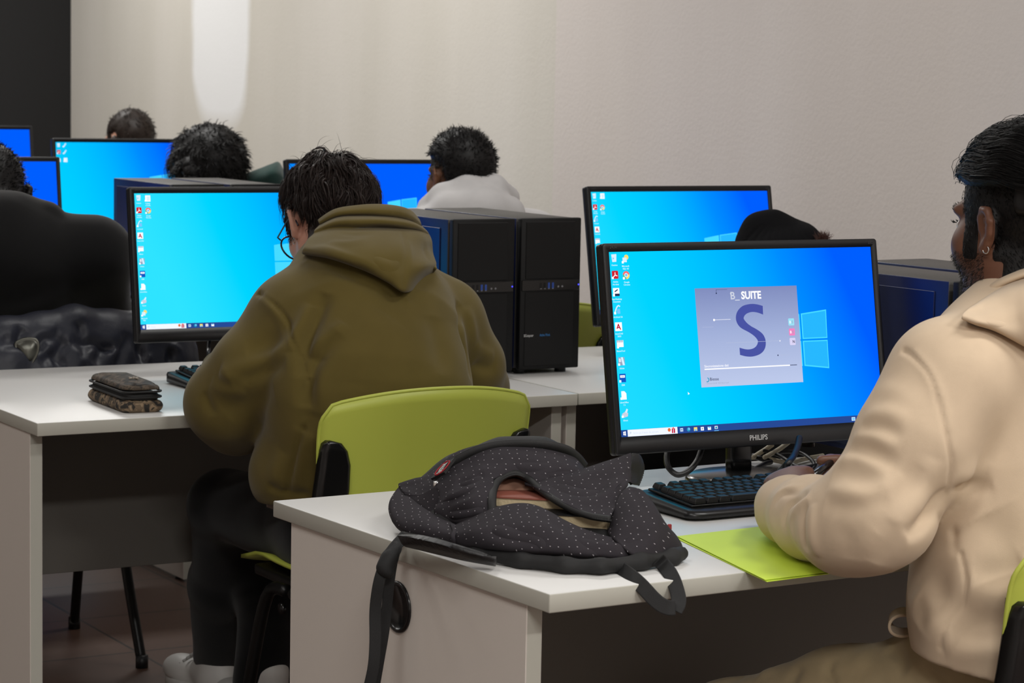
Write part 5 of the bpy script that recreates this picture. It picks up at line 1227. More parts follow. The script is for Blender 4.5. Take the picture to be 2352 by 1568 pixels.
# ------------------------------------------------------------------ cloth sheets from a net of points
# ------------------------------------------------------------------ backpack
def dotted(name, c):
    mt = M(name, c, .9, spec=.15, bump=(900, .3, .0008), var=(14, tuple(int(v*.86) for v in c), .7)); nt = mt.node_tree; b = nt.nodes['Principled BSDF']
    src = b.inputs['Base Color'].links[0].from_socket; tc = nt.nodes.new('ShaderNodeTexCoord')
    mp = nt.nodes.new('ShaderNodeMapping'); mp.vector_type = 'POINT'
    s = nt.nodes.new('ShaderNodeSeparateXYZ'); nt.links.new(tc.outputs['Object'], s.inputs[0]); cb = nt.nodes.new('ShaderNodeCombineXYZ')
    def mm(op, a, k):
        q = nt.nodes.new('ShaderNodeMath'); q.operation = op; nt.links.new(a, q.inputs[0])
        if isinstance(k, (int, float)): q.inputs[1].default_value = k
        else: nt.links.new(k, q.inputs[1])
        return q.outputs[0]
    nt.links.new(mm('ADD', s.outputs['X'], mm('MULTIPLY', s.outputs['Z'], .5)), cb.inputs[0]); nt.links.new(mm('ADD', s.outputs['Z'], mm('MULTIPLY', s.outputs['Y'], .7)), cb.inputs[1])
    v = nt.nodes.new('ShaderNodeTexVoronoi'); v.voronoi_dimensions = '2D'; v.inputs['Scale'].default_value = 78; v.inputs['Randomness'].default_value = .38; nt.links.new(cb.outputs[0], v.inputs['Vector'])
    th = nt.nodes.new('ShaderNodeMath'); th.operation = 'LESS_THAN'; th.inputs[1].default_value = .062; nt.links.new(v.outputs['Distance'], th.inputs[0])
    mx = nt.nodes.new('ShaderNodeMix'); mx.data_type = 'RGBA'; nt.links.new(th.outputs[0], mx.inputs[0]); nt.links.new(src, mx.inputs[6]); mx.inputs[7].default_value = lin((168, 163, 168)); nt.links.new(mx.outputs[2], b.inputs['Base Color'])
    return mt
m_bag = dotted('dotted_charcoal_canvas', (54, 51, 55)); m_web = M('black_webbing', (24, 24, 25), .75, bump=(1800, .5, .0008)); m_pad = M('black_padding', (22, 22, 24), .5, bump=(120, .5, .003)); m_zip = M('black_zip', (12, 12, 13), .6, bump=(1500, .6, .0008))
m_lining = M('brown_lining', (158, 118, 98), .8, bump=(60, .4, .003))
bag = thing('backpack', 'charcoal backpack with white dots lying half open on the front desk, books inside', 'backpack', tuple(on_z(1240, 1250, TOP)), 0)
S = SDF(A3(-.28, 3.05, .735), A3(.32, 3.85, .98), .0045)
S.chain([L(950, 1190, 3.50), L(1040, 1215, 3.42), L(1150, 1240, 3.36), L(1260, 1250, 3.33), L(1380, 1262, 3.32), L(1480, 1262, 3.34)], [.020, .024, .024, .024, .022, .020], .03)
S.chain([L(950, 1140, 3.60), L(1060, 1110, 3.60), L(1160, 1090, 3.60), L(1240, 1090, 3.61), L(1300, 1100, 3.61)], [.020, .040, .050, .050, .034], .03)
S.chain([L(1000, 1180, 3.52), L(1090, 1165, 3.46), L(1110, 1190, 3.42)], [.030, .036, .024], .03)
S.half(A3(0, 0, TOP+.012), -ZV)
Cloth(*S.mesh(1)).build('inner_body', m_web, bag, None, 1)
def panel(name, rows, th=.004, fo=(), rip=.0009, seed=1, mt=None, n=(9, 8)):
    c_ = Cloth(*sheet_vq([[L(*q) for q in r_] for r_ in rows], n[0], n[1], th))
    for P_, w, am in fo: c_.fold(P_, w, am)
    c_.ripple(rip, 55, seed); return c_.build(name, mt or m_bag, bag)
panel('front_panel', [[(1045, 1207, 3.36), (1090, 1187, 3.35), (1140, 1168, 3.335), (1197, 1159, 3.33), (1238, 1167, 3.32), (1300, 1199, 3.30), (1362, 1224, 3.28), (1420, 1238, 3.275), (1480, 1246, 3.29)],
 [(1047, 1216, 3.335), (1092, 1200, 3.315), (1142, 1185, 3.30), (1198, 1178, 3.295), (1240, 1186, 3.285), (1302, 1212, 3.27), (1363, 1234, 3.26), (1422, 1248, 3.26), (1482, 1256, 3.28)],
 [(1046, 1230, 3.315), (1092, 1222, 3.285), (1142, 1215, 3.265), (1198, 1212, 3.255), (1242, 1218, 3.245), (1304, 1236, 3.24), (1364, 1252, 3.24), (1424, 1262, 3.245), (1486, 1268, 3.27)],
 [(1045, 1243, 3.315), (1092, 1248, 3.28), (1142, 1250, 3.255), (1198, 1255, 3.24), (1244, 1260, 3.23), (1306, 1268, 3.225), (1366, 1274, 3.228), (1426, 1279, 3.24), (1490, 1280, 3.27)],
 [(1045, 1251, 3.33), (1093, 1260, 3.295), (1143, 1266, 3.27), (1199, 1272, 3.255), (1245, 1276, 3.245), (1307, 1281, 3.24), (1367, 1284, 3.245), (1428, 1287, 3.255), (1494, 1286, 3.285)]],
 .004, [([(1120, 1210), (1190, 1225), (1260, 1240)], .012, -.005), ([(1330, 1232), (1390, 1248), (1450, 1250)], .010, -.006), ([(1230, 1190), (1290, 1230), (1370, 1268)], .014, .004), ([(1080, 1235), (1150, 1240), (1230, 1255)], .012, .003)], .0012, 2)
panel('end_roll', [[(918, 1116, 3.57), (930, 1135, 3.53), (955, 1155, 3.48), (985, 1176, 3.44), (1015, 1194, 3.40), (1047, 1207, 3.36)],
 [(908, 1128, 3.54), (918, 1150, 3.50), (945, 1172, 3.45), (978, 1192, 3.405), (1012, 1208, 3.37), (1048, 1218, 3.335)],
 [(898, 1150, 3.51), (905, 1175, 3.47), (934, 1197, 3.42), (972, 1212, 3.38), (1010, 1224, 3.35), (1048, 1230, 3.312)],
 [(896, 1172, 3.50), (905, 1196, 3.455), (932, 1214, 3.41), (972, 1228, 3.375), (1010, 1238, 3.345), (1047, 1243, 3.312)],
 [(905, 1196, 3.51), (915, 1212, 3.46), (938, 1226, 3.42), (975, 1238, 3.385), (1012, 1247, 3.355), (1047, 1251, 3.328)]], .004, [([(940, 1180), (990, 1205), (1040, 1222)], .012, .003)], .001, 3)
b = MB(); b.tube(spline([L(1038, 1204, 3.36), L(1044, 1218, 3.325), L(1040, 1232, 3.305), L(1044, 1248, 3.31)], 6), .0032, 8, True, True, (1, .6)); b.build('seam', m_bag, bag, True)
panel('pocket_top', [[(917, 1150, 3.66), (950, 1140, 3.66), (985, 1128, 3.66), (1036, 1092, 3.66), (1090, 1075, 3.67), (1144, 1065, 3.68), (1228, 1062, 3.68), (1282, 1070, 3.68), (1326, 1090, 3.66), (1344, 1110, 3.63)],
 [(917, 1115, 3.58), (950, 1104, 3.57), (985, 1092, 3.56), (1036, 1048, 3.56), (1090, 1029, 3.565), (1144, 1019, 3.57), (1228, 1018, 3.58), (1282, 1026, 3.585), (1326, 1050, 3.58), (1344, 1078, 3.56)],
 [(922, 1124, 3.55), (955, 1120, 3.53), (988, 1106, 3.51), (1028, 1072, 3.52), (1078, 1044, 3.525), (1135, 1027, 3.53), (1215, 1023, 3.54), (1275, 1030, 3.545), (1322, 1052, 3.55), (1343, 1078, 3.54)],
 [(930, 1136, 3.52), (965, 1140, 3.49), (1000, 1124, 3.465), (1019, 1091, 3.485), (1066, 1056, 3.495), (1126, 1033, 3.50), (1200, 1026, 3.505), (1270, 1032, 3.51), (1318, 1052, 3.52), (1341, 1077, 3.525)]], .004, (), .0008, 4)
panel('pocket_corner', [[(926, 1128, 3.53), (965, 1136, 3.495), (998, 1120, 3.47), (1012, 1118, 3.465)], [(940, 1146, 3.51), (972, 1158, 3.47), (1004, 1146, 3.45), (1016, 1138, 3.445)], [(958, 1158, 3.49), (984, 1176, 3.45), (1008, 1170, 3.44), (1016, 1160, 3.435)], [(985, 1180, 3.445), (1002, 1194, 3.43), (1017, 1192, 3.42), (1026, 1182, 3.42)]], .004, (), .0008, 5)
panel('pocket_face', [[(1004, 1121, 3.46), (1019, 1090, 3.48), (1066, 1055, 3.49), (1126, 1032, 3.495), (1173, 1025, 3.50), (1257, 1030, 3.51), (1316, 1050, 3.515), (1340, 1074, 3.52)],
 [(1010, 1130, 3.45), (1042, 1102, 3.45), (1082, 1074, 3.46), (1132, 1052, 3.465), (1180, 1044, 3.47), (1256, 1050, 3.475), (1310, 1064, 3.48), (1338, 1080, 3.49)],
 [(1012, 1142, 3.44), (1052, 1120, 3.425), (1092, 1096, 3.425), (1130, 1078, 3.44), (1178, 1066, 3.45), (1248, 1072, 3.45), (1300, 1080, 3.455), (1340, 1090, 3.47)],
 [(1008, 1158, 3.43), (1050, 1142, 3.40), (1090, 1120, 3.395), (1130, 1102, 3.412), (1174, 1086, 3.442), (1222, 1101, 3.44), (1264, 1114, 3.44), (1330, 1104, 3.455)]], .004,
 [([(1040, 1105), (1070, 1100), (1110, 1082)], .008, -.006), ([(1020, 1132), (1050, 1128), (1085, 1108)], .008, .005), ([(1090, 1066), (1130, 1074), (1190, 1058)], .010, .004), ([(1170, 1052), (1220, 1062), (1280, 1056)], .010, -.005), ([(1240, 1090), (1290, 1092), (1335, 1086)], .008, -.005)], .0014, 6)
panel('mouth_side', [[(1008, 1158, 3.43), (1050, 1142, 3.40), (1090, 1120, 3.395), (1132, 1102, 3.412)], [(1000, 1172, 3.425), (1046, 1166, 3.385), (1088, 1148, 3.37), (1130, 1138, 3.375)], [(1008, 1188, 3.42), (1048, 1186, 3.375), (1090, 1176, 3.355), (1127, 1172, 3.345)], [(1028, 1204, 3.41), (1062, 1204, 3.372), (1096, 1194, 3.355), (1126, 1184, 3.345)]], .004, [([(1015, 1180), (1060, 1176), (1110, 1160)], .008, -.006), ([(1030, 1160), (1070, 1150), (1115, 1128)], .008, .004)], .001, 7)
# right-hand panel and the flap with its zip standing up
rows = [[L(1398, 1225, 3.30), L(1412, 1172, 3.33), L(1428, 1135, 3.36), L(1446, 1122, 3.38)], [L(1420, 1248, 3.255), L(1446, 1190, 3.29), L(1462, 1150, 3.33), L(1474, 1130, 3.36)], [L(1452, 1275, 3.24), L(1490, 1225, 3.27), L(1504, 1182, 3.31), L(1498, 1158, 3.34)], [L(1500, 1290, 3.26), L(1530, 1255, 3.29), L(1536, 1222, 3.32), L(1524, 1200, 3.36)], [L(1548, 1286, 3.31), L(1563, 1268, 3.33), L(1560, 1248, 3.36), L(1546, 1232, 3.40)]]
cl = Cloth(*sheet_vq(rows, 8, 8, .006)); cl.fold([(1456, 1120), (1476, 1150), (1500, 1190)], .004, -.002, ends=False); cl.fold([(1420, 1240), (1470, 1225), (1500, 1240)], .012, -.006); cl.ripple(.001, 60, 4); cl.build('end_panel', m_bag, bag)
rows = [[L(1205, 1112, 3.44), L(1232, 1122, 3.40), L(1268, 1142, 3.36), L(1310, 1166, 3.33), L(1352, 1182, 3.31), L(1400, 1190, 3.30)], [L(1250, 1098, 3.46), L(1280, 1108, 3.42), L(1320, 1130, 3.38), L(1360, 1150, 3.355), L(1392, 1162, 3.345), L(1418, 1158, 3.34)], [L(1330, 1082, 3.47), L(1352, 1092, 3.43), L(1380, 1108, 3.41), L(1402, 1122, 3.39), L(1420, 1128, 3.385), L(1432, 1120, 3.38)], [L(1400, 1061, 3.46), L(1412, 1070, 3.44), L(1424, 1082, 3.425), L(1434, 1094, 3.42), L(1440, 1104, 3.415), L(1442, 1108, 3.41)], [L(1450, 1043, 3.46), L(1450, 1052, 3.45), L(1449, 1064, 3.44), L(1448, 1080, 3.435), L(1448, 1096, 3.43), L(1450, 1112, 3.43)]]
cl = Cloth(*sheet_vq(rows, 8, 8, .005)); cl.fold([(1260, 1100), (1330, 1118), (1400, 1110)], .014, -.006); cl.fold([(1340, 1150), (1390, 1130), (1430, 1090)], .012, .005); cl.ripple(.001, 60, 5); cl.build('zip_flap', m_bag, bag)
rows = [[L(1450, 1043, 3.46), L(1448, 1060, 3.445), L(1446, 1085, 3.44), L(1450, 1113, 3.43)], [L(1458, 1042, 3.465), L(1457, 1062, 3.455), L(1455, 1086, 3.45), L(1456, 1112, 3.44)], [L(1468, 1046, 3.475), L(1470, 1064, 3.47), L(1466, 1090, 3.465), L(1461, 1114, 3.455)], [L(1474, 1058, 3.49), L(1476, 1072, 3.49), L(1472, 1092, 3.485), L(1464, 1112, 3.475)]]
Cloth(*sheet_vq(rows, 6, 6, .004)).build('zip_tape', m_zip, bag)
b = MB(); b.tube(spline([L(1475, 1060, 3.489), L(1478, 1074, 3.489), L(1474, 1094, 3.484), L(1466, 1114, 3.474)], 8), [.0014, .0022]*12+[.0014], 6); b.build('zip_teeth', m_zip, bag, True)
lips = {'zip_edge': [(1132, 1186, 3.335), (1130, 1150, 3.36), (1135, 1118, 3.40), (1152, 1096, 3.43), (1182, 1086, 3.445), (1212, 1098, 3.44), (1236, 1120, 3.41), (1272, 1146, 3.36), (1314, 1170, 3.33), (1356, 1185, 3.31), (1402, 1192, 3.30)]}
for nm, P_ in lips.items():
    pts = spline([L(*q) for q in P_], 8); b = MB(); b.tube(pts, .0062, 8, True, True, (1, .8)); b.build(nm, m_zip, bag, True)
    b = MB(); b.tube(spline([L(x+3, y+4, Y-.006) for x, y, Y in P_], 24), [.0014, .0024]*120+[.0014], 6); b.build('zip_teeth', m_zip, bag, True)
b = MB(); b.tube(spline([L(1008, 1128, 3.505), L(1014, 1098, 3.495), L(1040, 1066, 3.49), L(1090, 1038, 3.49), L(1150, 1024, 3.495), L(1228, 1022, 3.50), L(1288, 1031, 3.51), L(1318, 1048, 3.52), L(1338, 1072, 3.53)], 8), .0095, 10, True, True, (1, .55)); b.build('pocket_zip', m_zip, bag, True)
b = MB(); b.tube(spline([L(1010, 1122, 3.48), L(1024, 1128, 3.47), L(1040, 1140, 3.465), L(1052, 1138, 3.47)], 6), .011, 8); b.build('pocket_zip', m_bag, bag, True)
b = MB(); b.box(L(1003, 1114, 3.478), (.010, .006, .012), .002, 2); b.build('zip_slider', m_chrome, bag, True)
b = MB(); b.tube([L(1002, 1118, 3.472), L(996, 1132, 3.468), L(985, 1155, 3.462)], [.0014, .0018, .0024], 8); b.build('zip_pull', m_chrome, bag, True)
# maker's patch
pA, pB, pC, pD = L(991, 1101, 3.462), L(1022, 1086, 3.452), L(1046, 1052, 3.468), L(1014, 1070, 3.478)
b = MB(); nrm_ = np.cross(pB-pA, pD-pA); nrm_ /= np.linalg.norm(nrm_); nrm_ *= np.sign(nrm_@(C0-pA)); lo_ = [p-nrm_*.002 for p in (pA, pB, pC, pD)]; hi_ = [p+nrm_*.002 for p in (pA, pB, pC, pD)]
b.add(lo_+hi_, [[0, 1, 2, 3], [7, 6, 5, 4]]+[[i, 4+i, 4+(i+1) % 4, (i+1) % 4] for i in range(4)]); patch = b.build('maker_patch', m_zip, bag, True)
ex = (pD-pA+pC-pB)/2; ey = (pA-pB+pD-pC)/2; oc = (pA+pB+pC+pD)/4+nrm_*.0025
b = MB(); b.tube([oc+ex*.46*math.cos(a)+ey*.40*math.sin(a) for a in np.arange(33)*2*PI/32], .0011, 6, False); b.build('red_ring', M('red_thread', (150, 24, 34), .7), patch, True)
V_, F_ = text_vf('EASTPAK', 1, .03); w_ = V_[:, 0].max(); b = MB(); b.add([oc+nrm_*.0004+ex*(.72*(q[0]/w_-.5))+ey*(.36*(q[1]-.5)) for q in V_], F_); b.build('white_lettering', m_white, patch, True)
# lining inside the mouth
rows = [[L(1120, 1192, 3.36), L(1190, 1178, 3.36), L(1280, 1192, 3.35), L(1380, 1208, 3.33), L(1430, 1222, 3.33)], [L(1124, 1160, 3.42), L(1190, 1150, 3.43), L(1280, 1165, 3.42), L(1360, 1185, 3.40), L(1420, 1200, 3.38)], [L(1128, 1120, 3.45), L(1180, 1098, 3.47), L(1260, 1130, 3.45), L(1330, 1165, 3.42), L(1400, 1185, 3.38)]]
Cloth(*sheet_vq(rows, 6, 6, .003)).build('lining', m_lining, bag)
# padded back and shoulder strap along the desk
S = SDF(A3(-.30, 3.05, .735), A3(.34, 3.80, .82), .0036)
S.chain([on_z(925, 1232, TOP+.010), on_z(1010, 1252, TOP+.010), on_z(1100, 1270, TOP+.011), on_z(1200, 1287, TOP+.011), on_z(1300, 1298, TOP+.0115), on_z(1380, 1301, TOP+.0115), on_z(1470, 1291, TOP+.0115), on_z(1545, 1279, TOP+.0115), on_z(1564, 1271, TOP+.012)], [.008, .009, .0095, .010, .0105, .0105, .0105, .0105, .010], .012)
S.box((on_z(1060, 1215, TOP)+on_z(1420, 1260, TOP))/2+ZV*.014, (.10, .10, .012), .01, .02, 'u', np.array([U1, V1, ZV])@np.eye(3))
S.half(A3(0, 0, TOP+.001), -ZV)
cl = Cloth(*S.mesh(1)); cl.fold([(940, 1240), (1010, 1255), (1100, 1268)], .005, -.003); cl.ripple(.0008, 90, 6); cl.build('padded_back', m_web, bag)
rows = [[on_z(918, 1228, TOP+.030), on_z(960, 1232, TOP+.036), on_z(1010, 1244, TOP+.036), on_z(1070, 1262, TOP+.03), on_z(1140, 1280, TOP+.02)], [on_z(928, 1246, TOP+.020), on_z(965, 1246, TOP+.026), on_z(1010, 1256, TOP+.026), on_z(1070, 1272, TOP+.022), on_z(1140, 1287, TOP+.016)], [on_z(935, 1250, TOP+.008), on_z(968, 1258, TOP+.010), on_z(1010, 1268, TOP+.010), on_z(1070, 1282, TOP+.010), on_z(1140, 1294, TOP+.008)]]
cl = Cloth(*sheet_vq(rows, 8, 8, .008)); 
for i in range(6): cl.fold([(940+i*14, 1230+i*3), (950+i*14, 1243+i*3), (952+i*14, 1258+i*3)], .004, -.002)
cl.build('shoulder_strap', m_pad, bag)
def strap(pts, w, name, mt, th=.0016):
    """flat webbing along points, lying flat towards the room"""
    P_ = spline(pts, 8); rows = [[], [], []]
    for i, q in enumerate(P_):
        t = P_[min(i+1, len(P_)-1)]-P_[max(i-1, 0)]; sd = np.cross(t, C0-q); sd /= np.linalg.norm(sd)
        for k, f_ in enumerate((-.5, 0, .5)): rows[k].append(q+sd*w*f_)
    return Cloth(*sheet_vq([r_[::3]+[r_[-1]] for r_ in rows], 4, 4, th)).build(name, mt, bag)
strap([L(932, 1230, 3.40), L(912, 1250, 3.37), L(893, 1275, 3.35), L(882, 1300, 3.345), L(870, 1340, 3.34), L(862, 1400, 3.34), L(862, 1470, 3.335), L(858, 1530, 3.33), L(845, 1590, 3.33)], .0165, 'adjusting_strap', m_web)
strap([L(902, 1286, 3.36), L(895, 1330, 3.365), L(889, 1390, 3.365), L(882, 1450, 3.36), L(870, 1520, 3.355), L(858, 1590, 3.35)], .0150, 'adjusting_strap', m_web)
S = SDF(L(890, 1290, 3.36)-.06, L(890, 1290, 3.36)+.06, .003); S.chain([L(908, 1258, 3.37), L(894, 1283, 3.352), L(884, 1304, 3.345), L(893, 1316, 3.34)], [.010, .0105, .010, .007], .01); Cloth(*S.mesh(1)).build('strap_buckle', m_web, bag)
strap([on_z(1398, 1292, TOP+.010), on_z(1420, 1303, TOP+.007), on_z(1448, 1322, TOP+.005), L(1474, 1345, 3.150), L(1505, 1378, 3.142), L(1530, 1394, 3.140), L(1550, 1395, 3.145)], .020, 'carry_loop', m_web, .002)
strap([L(1550, 1402, 3.148), L(1559, 1380, 3.155), L(1552, 1346, 3.175), on_z(1540, 1318, TOP+.005), on_z(1524, 1297, TOP+.008), on_z(1512, 1284, TOP+.016)], .020, 'carry_loop', m_web, .002)
b = MB(); b.box(on_z(1538, 1211, TOP+.012), (.006, .004, .010), .001, 1); t_ = b.build('red_tab', M('red_tab', (150, 40, 46), .6), bag, True)
# ------------------------------------------------------------------ books inside
m_page = M('book_pages', (206, 188, 152), .85, bump=(260, .5, .002))
def book(Pq, h, cover, label, cov=.0022):
    """Pq: four corners of the foot, going round; the spine on the first edge"""
    r = thing('book', label, 'book', tuple(np.mean(Pq, 0)), 0, 'books in the backpack')
    Pq = [np.asarray(p, float) for p in Pq]
    def slab(z0, z1, ins, mt, nm):
        c_ = np.mean(Pq, 0); Q_ = [p+(c_-p)*ins for p in Pq]; b = MB(); b.add([p+ZV*z0 for p in Q_]+[p+ZV*z1 for p in Q_], [[3, 2, 1, 0], [4, 5, 6, 7]]+[[i, (i+1) % 4, 4+(i+1) % 4, 4+i] for i in range(4)]); return b.build(nm, mt, r, True)
    slab(0, cov, 0, cover, 'cover'); slab(cov, h-cov, .035, m_page, 'pages'); slab(h-cov, h, 0, cover, 'cover')
zb = on_z(1340, 1203, TOP)[2]
def quad(c, du, dv, ang, z):
    u_, v_ = frame(ang); c = np.asarray(c, float); return [A3(*(c+a*du*u_/2+b_*dv*v_/2)[:2], z) for a, b_ in ((-1, -1), (1, -1), (1, 1), (-1, 1))]
B2 = L(1335, 1196, 3.33); book(quad(B2+A3(-.035, .075, 0), .19, .13, -16, B2[2]-.011), .019, M('black_cover', (22, 22, 24), .5), 'lower book in the backpack, pale page edges over a black cover')
B1 = L(1300, 1172, 3.38); book(quad(B1+A3(-.045, .06, 0), .17, .115, -12, B1[2]-.006), .022, M('red_brown_cover', (140, 80, 66), .5), 'upper book in the backpack, reddish brown with cream page edges')
# ------------------------------------------------------------------ camouflage pencil case
def camo(name, dark):
    mt = M(name, (96, 82, 66), .85, bump=(700, .4, .001)); nt = mt.node_tree; tc = nt.nodes.new('ShaderNodeTexCoord'); n = nt.nodes.new('ShaderNodeTexNoise'); n.inputs['Scale'].default_value = 42; n.inputs['Detail'].default_value = 2; n.inputs['Distortion'].default_value = .8
    r = nt.nodes.new('ShaderNodeValToRGB'); r.color_ramp.interpolation = 'CONSTANT'; el = r.color_ramp.elements; el[0].color = lin((38, 34, 30)); el[0].position = 0; el[1].position = .44; el[1].color = lin((66, 56, 46) if dark else (104, 88, 70))
    for p_, c_ in ((.52, (86, 74, 62) if dark else (140, 120, 96)), (.60, (58, 52, 42)), (.68, (110, 92, 74))): e = el.new(p_); e.color = lin(c_)
    nt.links.new(tc.outputs['Object'], n.inputs['Vector']); nt.links.new(n.outputs['Fac'], r.inputs[0]); nt.links.new(r.outputs[0], nt.nodes['Principled BSDF'].inputs['Base Color']); return mt
pc0 = d2(.2415, .172); pca = 30.3-2
pc = thing('pencil_case', 'camouflage pencil case with a black zip on the corner of the second-row desk', 'pencil case', (pc0[0], pc0[1], TOP), pca)
def tier(z0, z1, hx, hy, bulge, rad):
    rings = []
    for t in np.linspace(0, 1, 9):
        e = math.sin(t*PI)**.5; k = -.006+.006*e+bulge*math.sin(t*PI); rings.append([(x, y, z0+(z1-z0)*t+.0016*math.sin(x*160)*t) for x, y in rrect(-hx-k, -hy-k, hx+k, hy+k, rad, 6)])
    return rings
b = MB(); b.loft(tier(0, .024, .041, .113, .002, .016)); b.build('lower_pouch', camo('camo_light', False), pc)
b = MB(); b.loft(tier(.021, .040, .037, .109, .0, .020)); b.build('zip_band', m_zip, pc)
rings = tier(.036, .054, .038, .110, .001, .022)
b = MB(); top = []
for k_, (s_, dz) in enumerate(((1, 0), (.85, .0035), (.6, .006), (.3, .0075), (.05, .008))): top.append([(x*s_, y*s_, rings[-1][0][2]*0+.054+dz+.0012*math.sin(y*90+x*30)*s_) for x, y, z in rings[-1]])
b.loft(rings[4:]+top); b.build('lid', camo('camo_dark', True), pc)
for z_ in (.030, .041):
    b = MB(); P_ = rrect(-.0405, -.1125, .0405, .1125, .020, 8); b.tube([A3(x, y, z_) for x, y in P_]+[A3(P_[0][0], P_[0][1], z_)], .0022, 8, False); b.build('piping', m_zip, pc)
b = MB()
for k_ in range(4): b.tube([A3(.012*math.cos(k_*1.57+.4)*.4, -.052+.012*math.sin(k_*1.57+.4)*.4, .0615), A3(.013*math.cos(k_*1.57+.4), -.052+.016*math.sin(k_*1.57+.4), .0622)], [.0022, .0012], 6)
b.sphere((0, -.052, .0615), .0032, 8); b.build('badge', M('pale_badge', (150, 140, 128), .6), pc)
# ------------------------------------------------------------------ quilted jacket on the chair of the black hoodie
chair3 = chair(d2(.36, 1.035), 30.3, 'chair behind the second-row desk, covered by the quilted jacket')
m_quilt = M('dark_navy_nylon', (36, 38, 48), .45, bump=(50, .25, .004), spec=.35)
S = SDF(A3(-1.65, 4.9, .50), A3(-.35, 6.0, 1.02), .0062)
JT = lambda x, y, Y=5.56: L(x, y, Y)
jY = lambda x: 5.44+.30*(x+60)/500
for row_, (dy, r_) in enumerate(((0, .040), (38, .046), (78, .050), (122, .052), (170, .05))):
    pts = []
    for x in (-70, 10, 90, 170, 250, 330, 400, 430):
        top = 760-36*math.sin(min(1, max(0, (x+80)/330))*PI/2)+.10*max(0, x-260)
        pts.append(L(x, top+22+dy+6*math.sin(x*.03+row_*2), jY(x)-.012*row_))
    S.chain(pts, [r_*.9, r_, r_, r_*1.05, r_, r_*.95, r_*.8, r_*.55], .020)
cl = Cloth(*S.mesh(1)); f = cl.fold
for P_ in ([(0, 790), (40, 782), (90, 790), (110, 770), (160, 775)], [(160, 775), (140, 800), (150, 835)], [(165, 775), (200, 790), (225, 785), (270, 800)], [(60, 745), (45, 780)], [(200, 790), (190, 735)], [(225, 835), (245, 795), (290, 785)], [(270, 850), (290, 810), (300, 760)], [(340, 840), (330, 790), (350, 770)], [(395, 840), (400, 790)], [(100, 830), (130, 815), (150, 845)]): f(P_, .012, -.014)
for i in range(14):
    x = rng.uniform(0, 420); y = rng.uniform(740, 840); a = rng.uniform(.6, 2.4); f([(x, y), (x+12*math.cos(a), y+12*math.sin(a)), (x+26*math.cos(a+.3), y+26*math.sin(a+.3))], .008, rng.choice([-1, 1])*.005)
jk = cl.build('quilted_jacket', m_quilt, None, None, 1); jk.name = 'quilted_jacket'
jk['label'] = 'dark quilted jacket with a metal shield badge, hung on the chair behind the pencil case'; jk['category'] = 'jacket'
bp = cl.pick(72, 800); bc = bp+(C0-bp)/np.linalg.norm(C0-bp)*.004; bn = (C0-bp)/np.linalg.norm(C0-bp); bx = np.cross(bn, ZV); bx /= -np.linalg.norm(bx); by = np.cross(bn, bx)*1; by *= np.sign(by[2])
def shield(s_, off): return [bc+bn*off+bx*x*s_+by*y*s_ for x, y in spline([(-.029, .016), (-.015, .028), (.004, .032), (.022, .028), (.028, .012), (.022, -.012), (.004, -.034), (-.016, -.012)], 6, True)]
b = MB(); b.loft([shield(1, -.004), shield(1, .003), shield(.93, .006), shield(.86, .004), shield(.80, .004), shield(.72, .007), shield(.2, .010)], True, False, True); b.build('shield_badge', M('pewter', (98, 98, 92), .34, metal=1), jk, True)
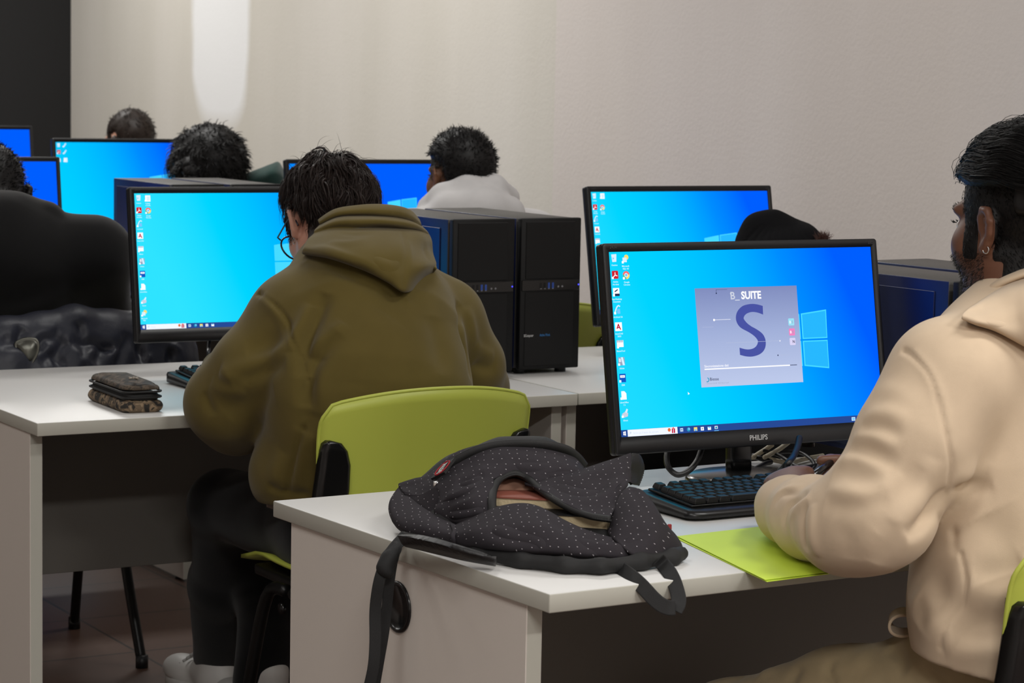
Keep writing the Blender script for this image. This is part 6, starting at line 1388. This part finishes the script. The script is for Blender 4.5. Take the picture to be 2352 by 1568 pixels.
# ------------------------------------------------------------------ cables behind the large monitor
def cable(pts, r, mt, label, g='cables behind the large monitor'):
    b = MB(); b.tube(spline(pts, 10), r, 8); o = b.build('cable', mt); o['label'] = label; o['category'] = 'cable'
    if g: o['group'] = g
    return o
m_cw = M('cream_cable', (206, 196, 172), .5); zc = TOP+.006
Z_ = lambda x, y, z=0: on_z(x, y, zc+z)
cable([Z_(1690, 1052), Z_(1716, 1050, .004), Z_(1748, 1050, .004), Z_(1780, 1057, .004), Z_(1813, 1062), Z_(1851, 1053), Z_(1890, 1046)], .0042, m_cw, 'longest cream cable lying across the desk behind the monitor foot')
cable([Z_(1730, 1050, .012), Z_(1745, 1040, .016), Z_(1758, 1032, .02), Z_(1775, 1020, .03)], .0042, m_cw, 'short cream cable beside the monitor neck, rising to the left')
cable([Z_(1756, 1050, .014), Z_(1775, 1040, .016), Z_(1796, 1027, .022), Z_(1815, 1012, .03)], .0042, m_cw, 'second cream cable rising steeply right of the neck')
cable([L(1836, 1005, 4.02), L(1832, 1025, 4.0), L(1822, 1048, 3.97), L(1806, 1068, 3.94), Z_(1788, 1084), Z_(1760, 1092), Z_(1735, 1090)], .0058, m_black, 'thick black cable coming down from the monitor towards the hand')
cable([Z_(1735, 1045, .01), Z_(1770, 1042, .012), Z_(1810, 1037, .014), Z_(1840, 1040, .012), Z_(1862, 1054, .008), Z_(1871, 1070), Z_(1860, 1080), Z_(1830, 1070, .006), Z_(1790, 1046, .012), Z_(1752, 1034, .02)], .0032, m_black, 'black cable curled in a wide loop behind the keyboard')
cable([Z_(1700, 1060), Z_(1722, 1072), Z_(1742, 1084), Z_(1768, 1088), Z_(1800, 1080), Z_(1840, 1076), Z_(1880, 1068)], .0045, m_black, 'black cable on the desk right of the monitor foot')
cable([Z_(1712, 1086), Z_(1735, 1076, .004), Z_(1758, 1064, .006), Z_(1770, 1060, .004), Z_(1745, 1052, .01), Z_(1730, 1046, .012)], .0045, m_black, 'black cable bent in a hook beside the monitor neck')
cable([L(1536, 1028, 4.0), L(1531, 1050, 3.98), L(1536, 1074, 3.96), L(1556, 1090, 3.95), L(1580, 1082, 3.96), L(1600, 1060, 3.98), L(1612, 1030, 4.0)], .0050, m_black, 'black cable hanging in a loop below the large monitor', None)
cable([L(482, 775, 5.40), L(479, 800, 5.38), L(480, 818, 5.36), on_z(492, 838, zc), on_z(520, 850, zc)], .0045, m_black, 'thin black cable below the cyan monitor beside the olive sleeve', None)
b = MB(); cx_ = on_z(2070, 1272, TOP+.006); b.box(cx_, (.030, .009, .008), .002, 2); er = b.build('eraser', M('patterned_rubber', (60, 60, 62), .5, var=(300, (190, 190, 180), .1))); er['label'] = 'small dark patterned object on the lime folder beside the cream waist'; er['category'] = 'stationery'
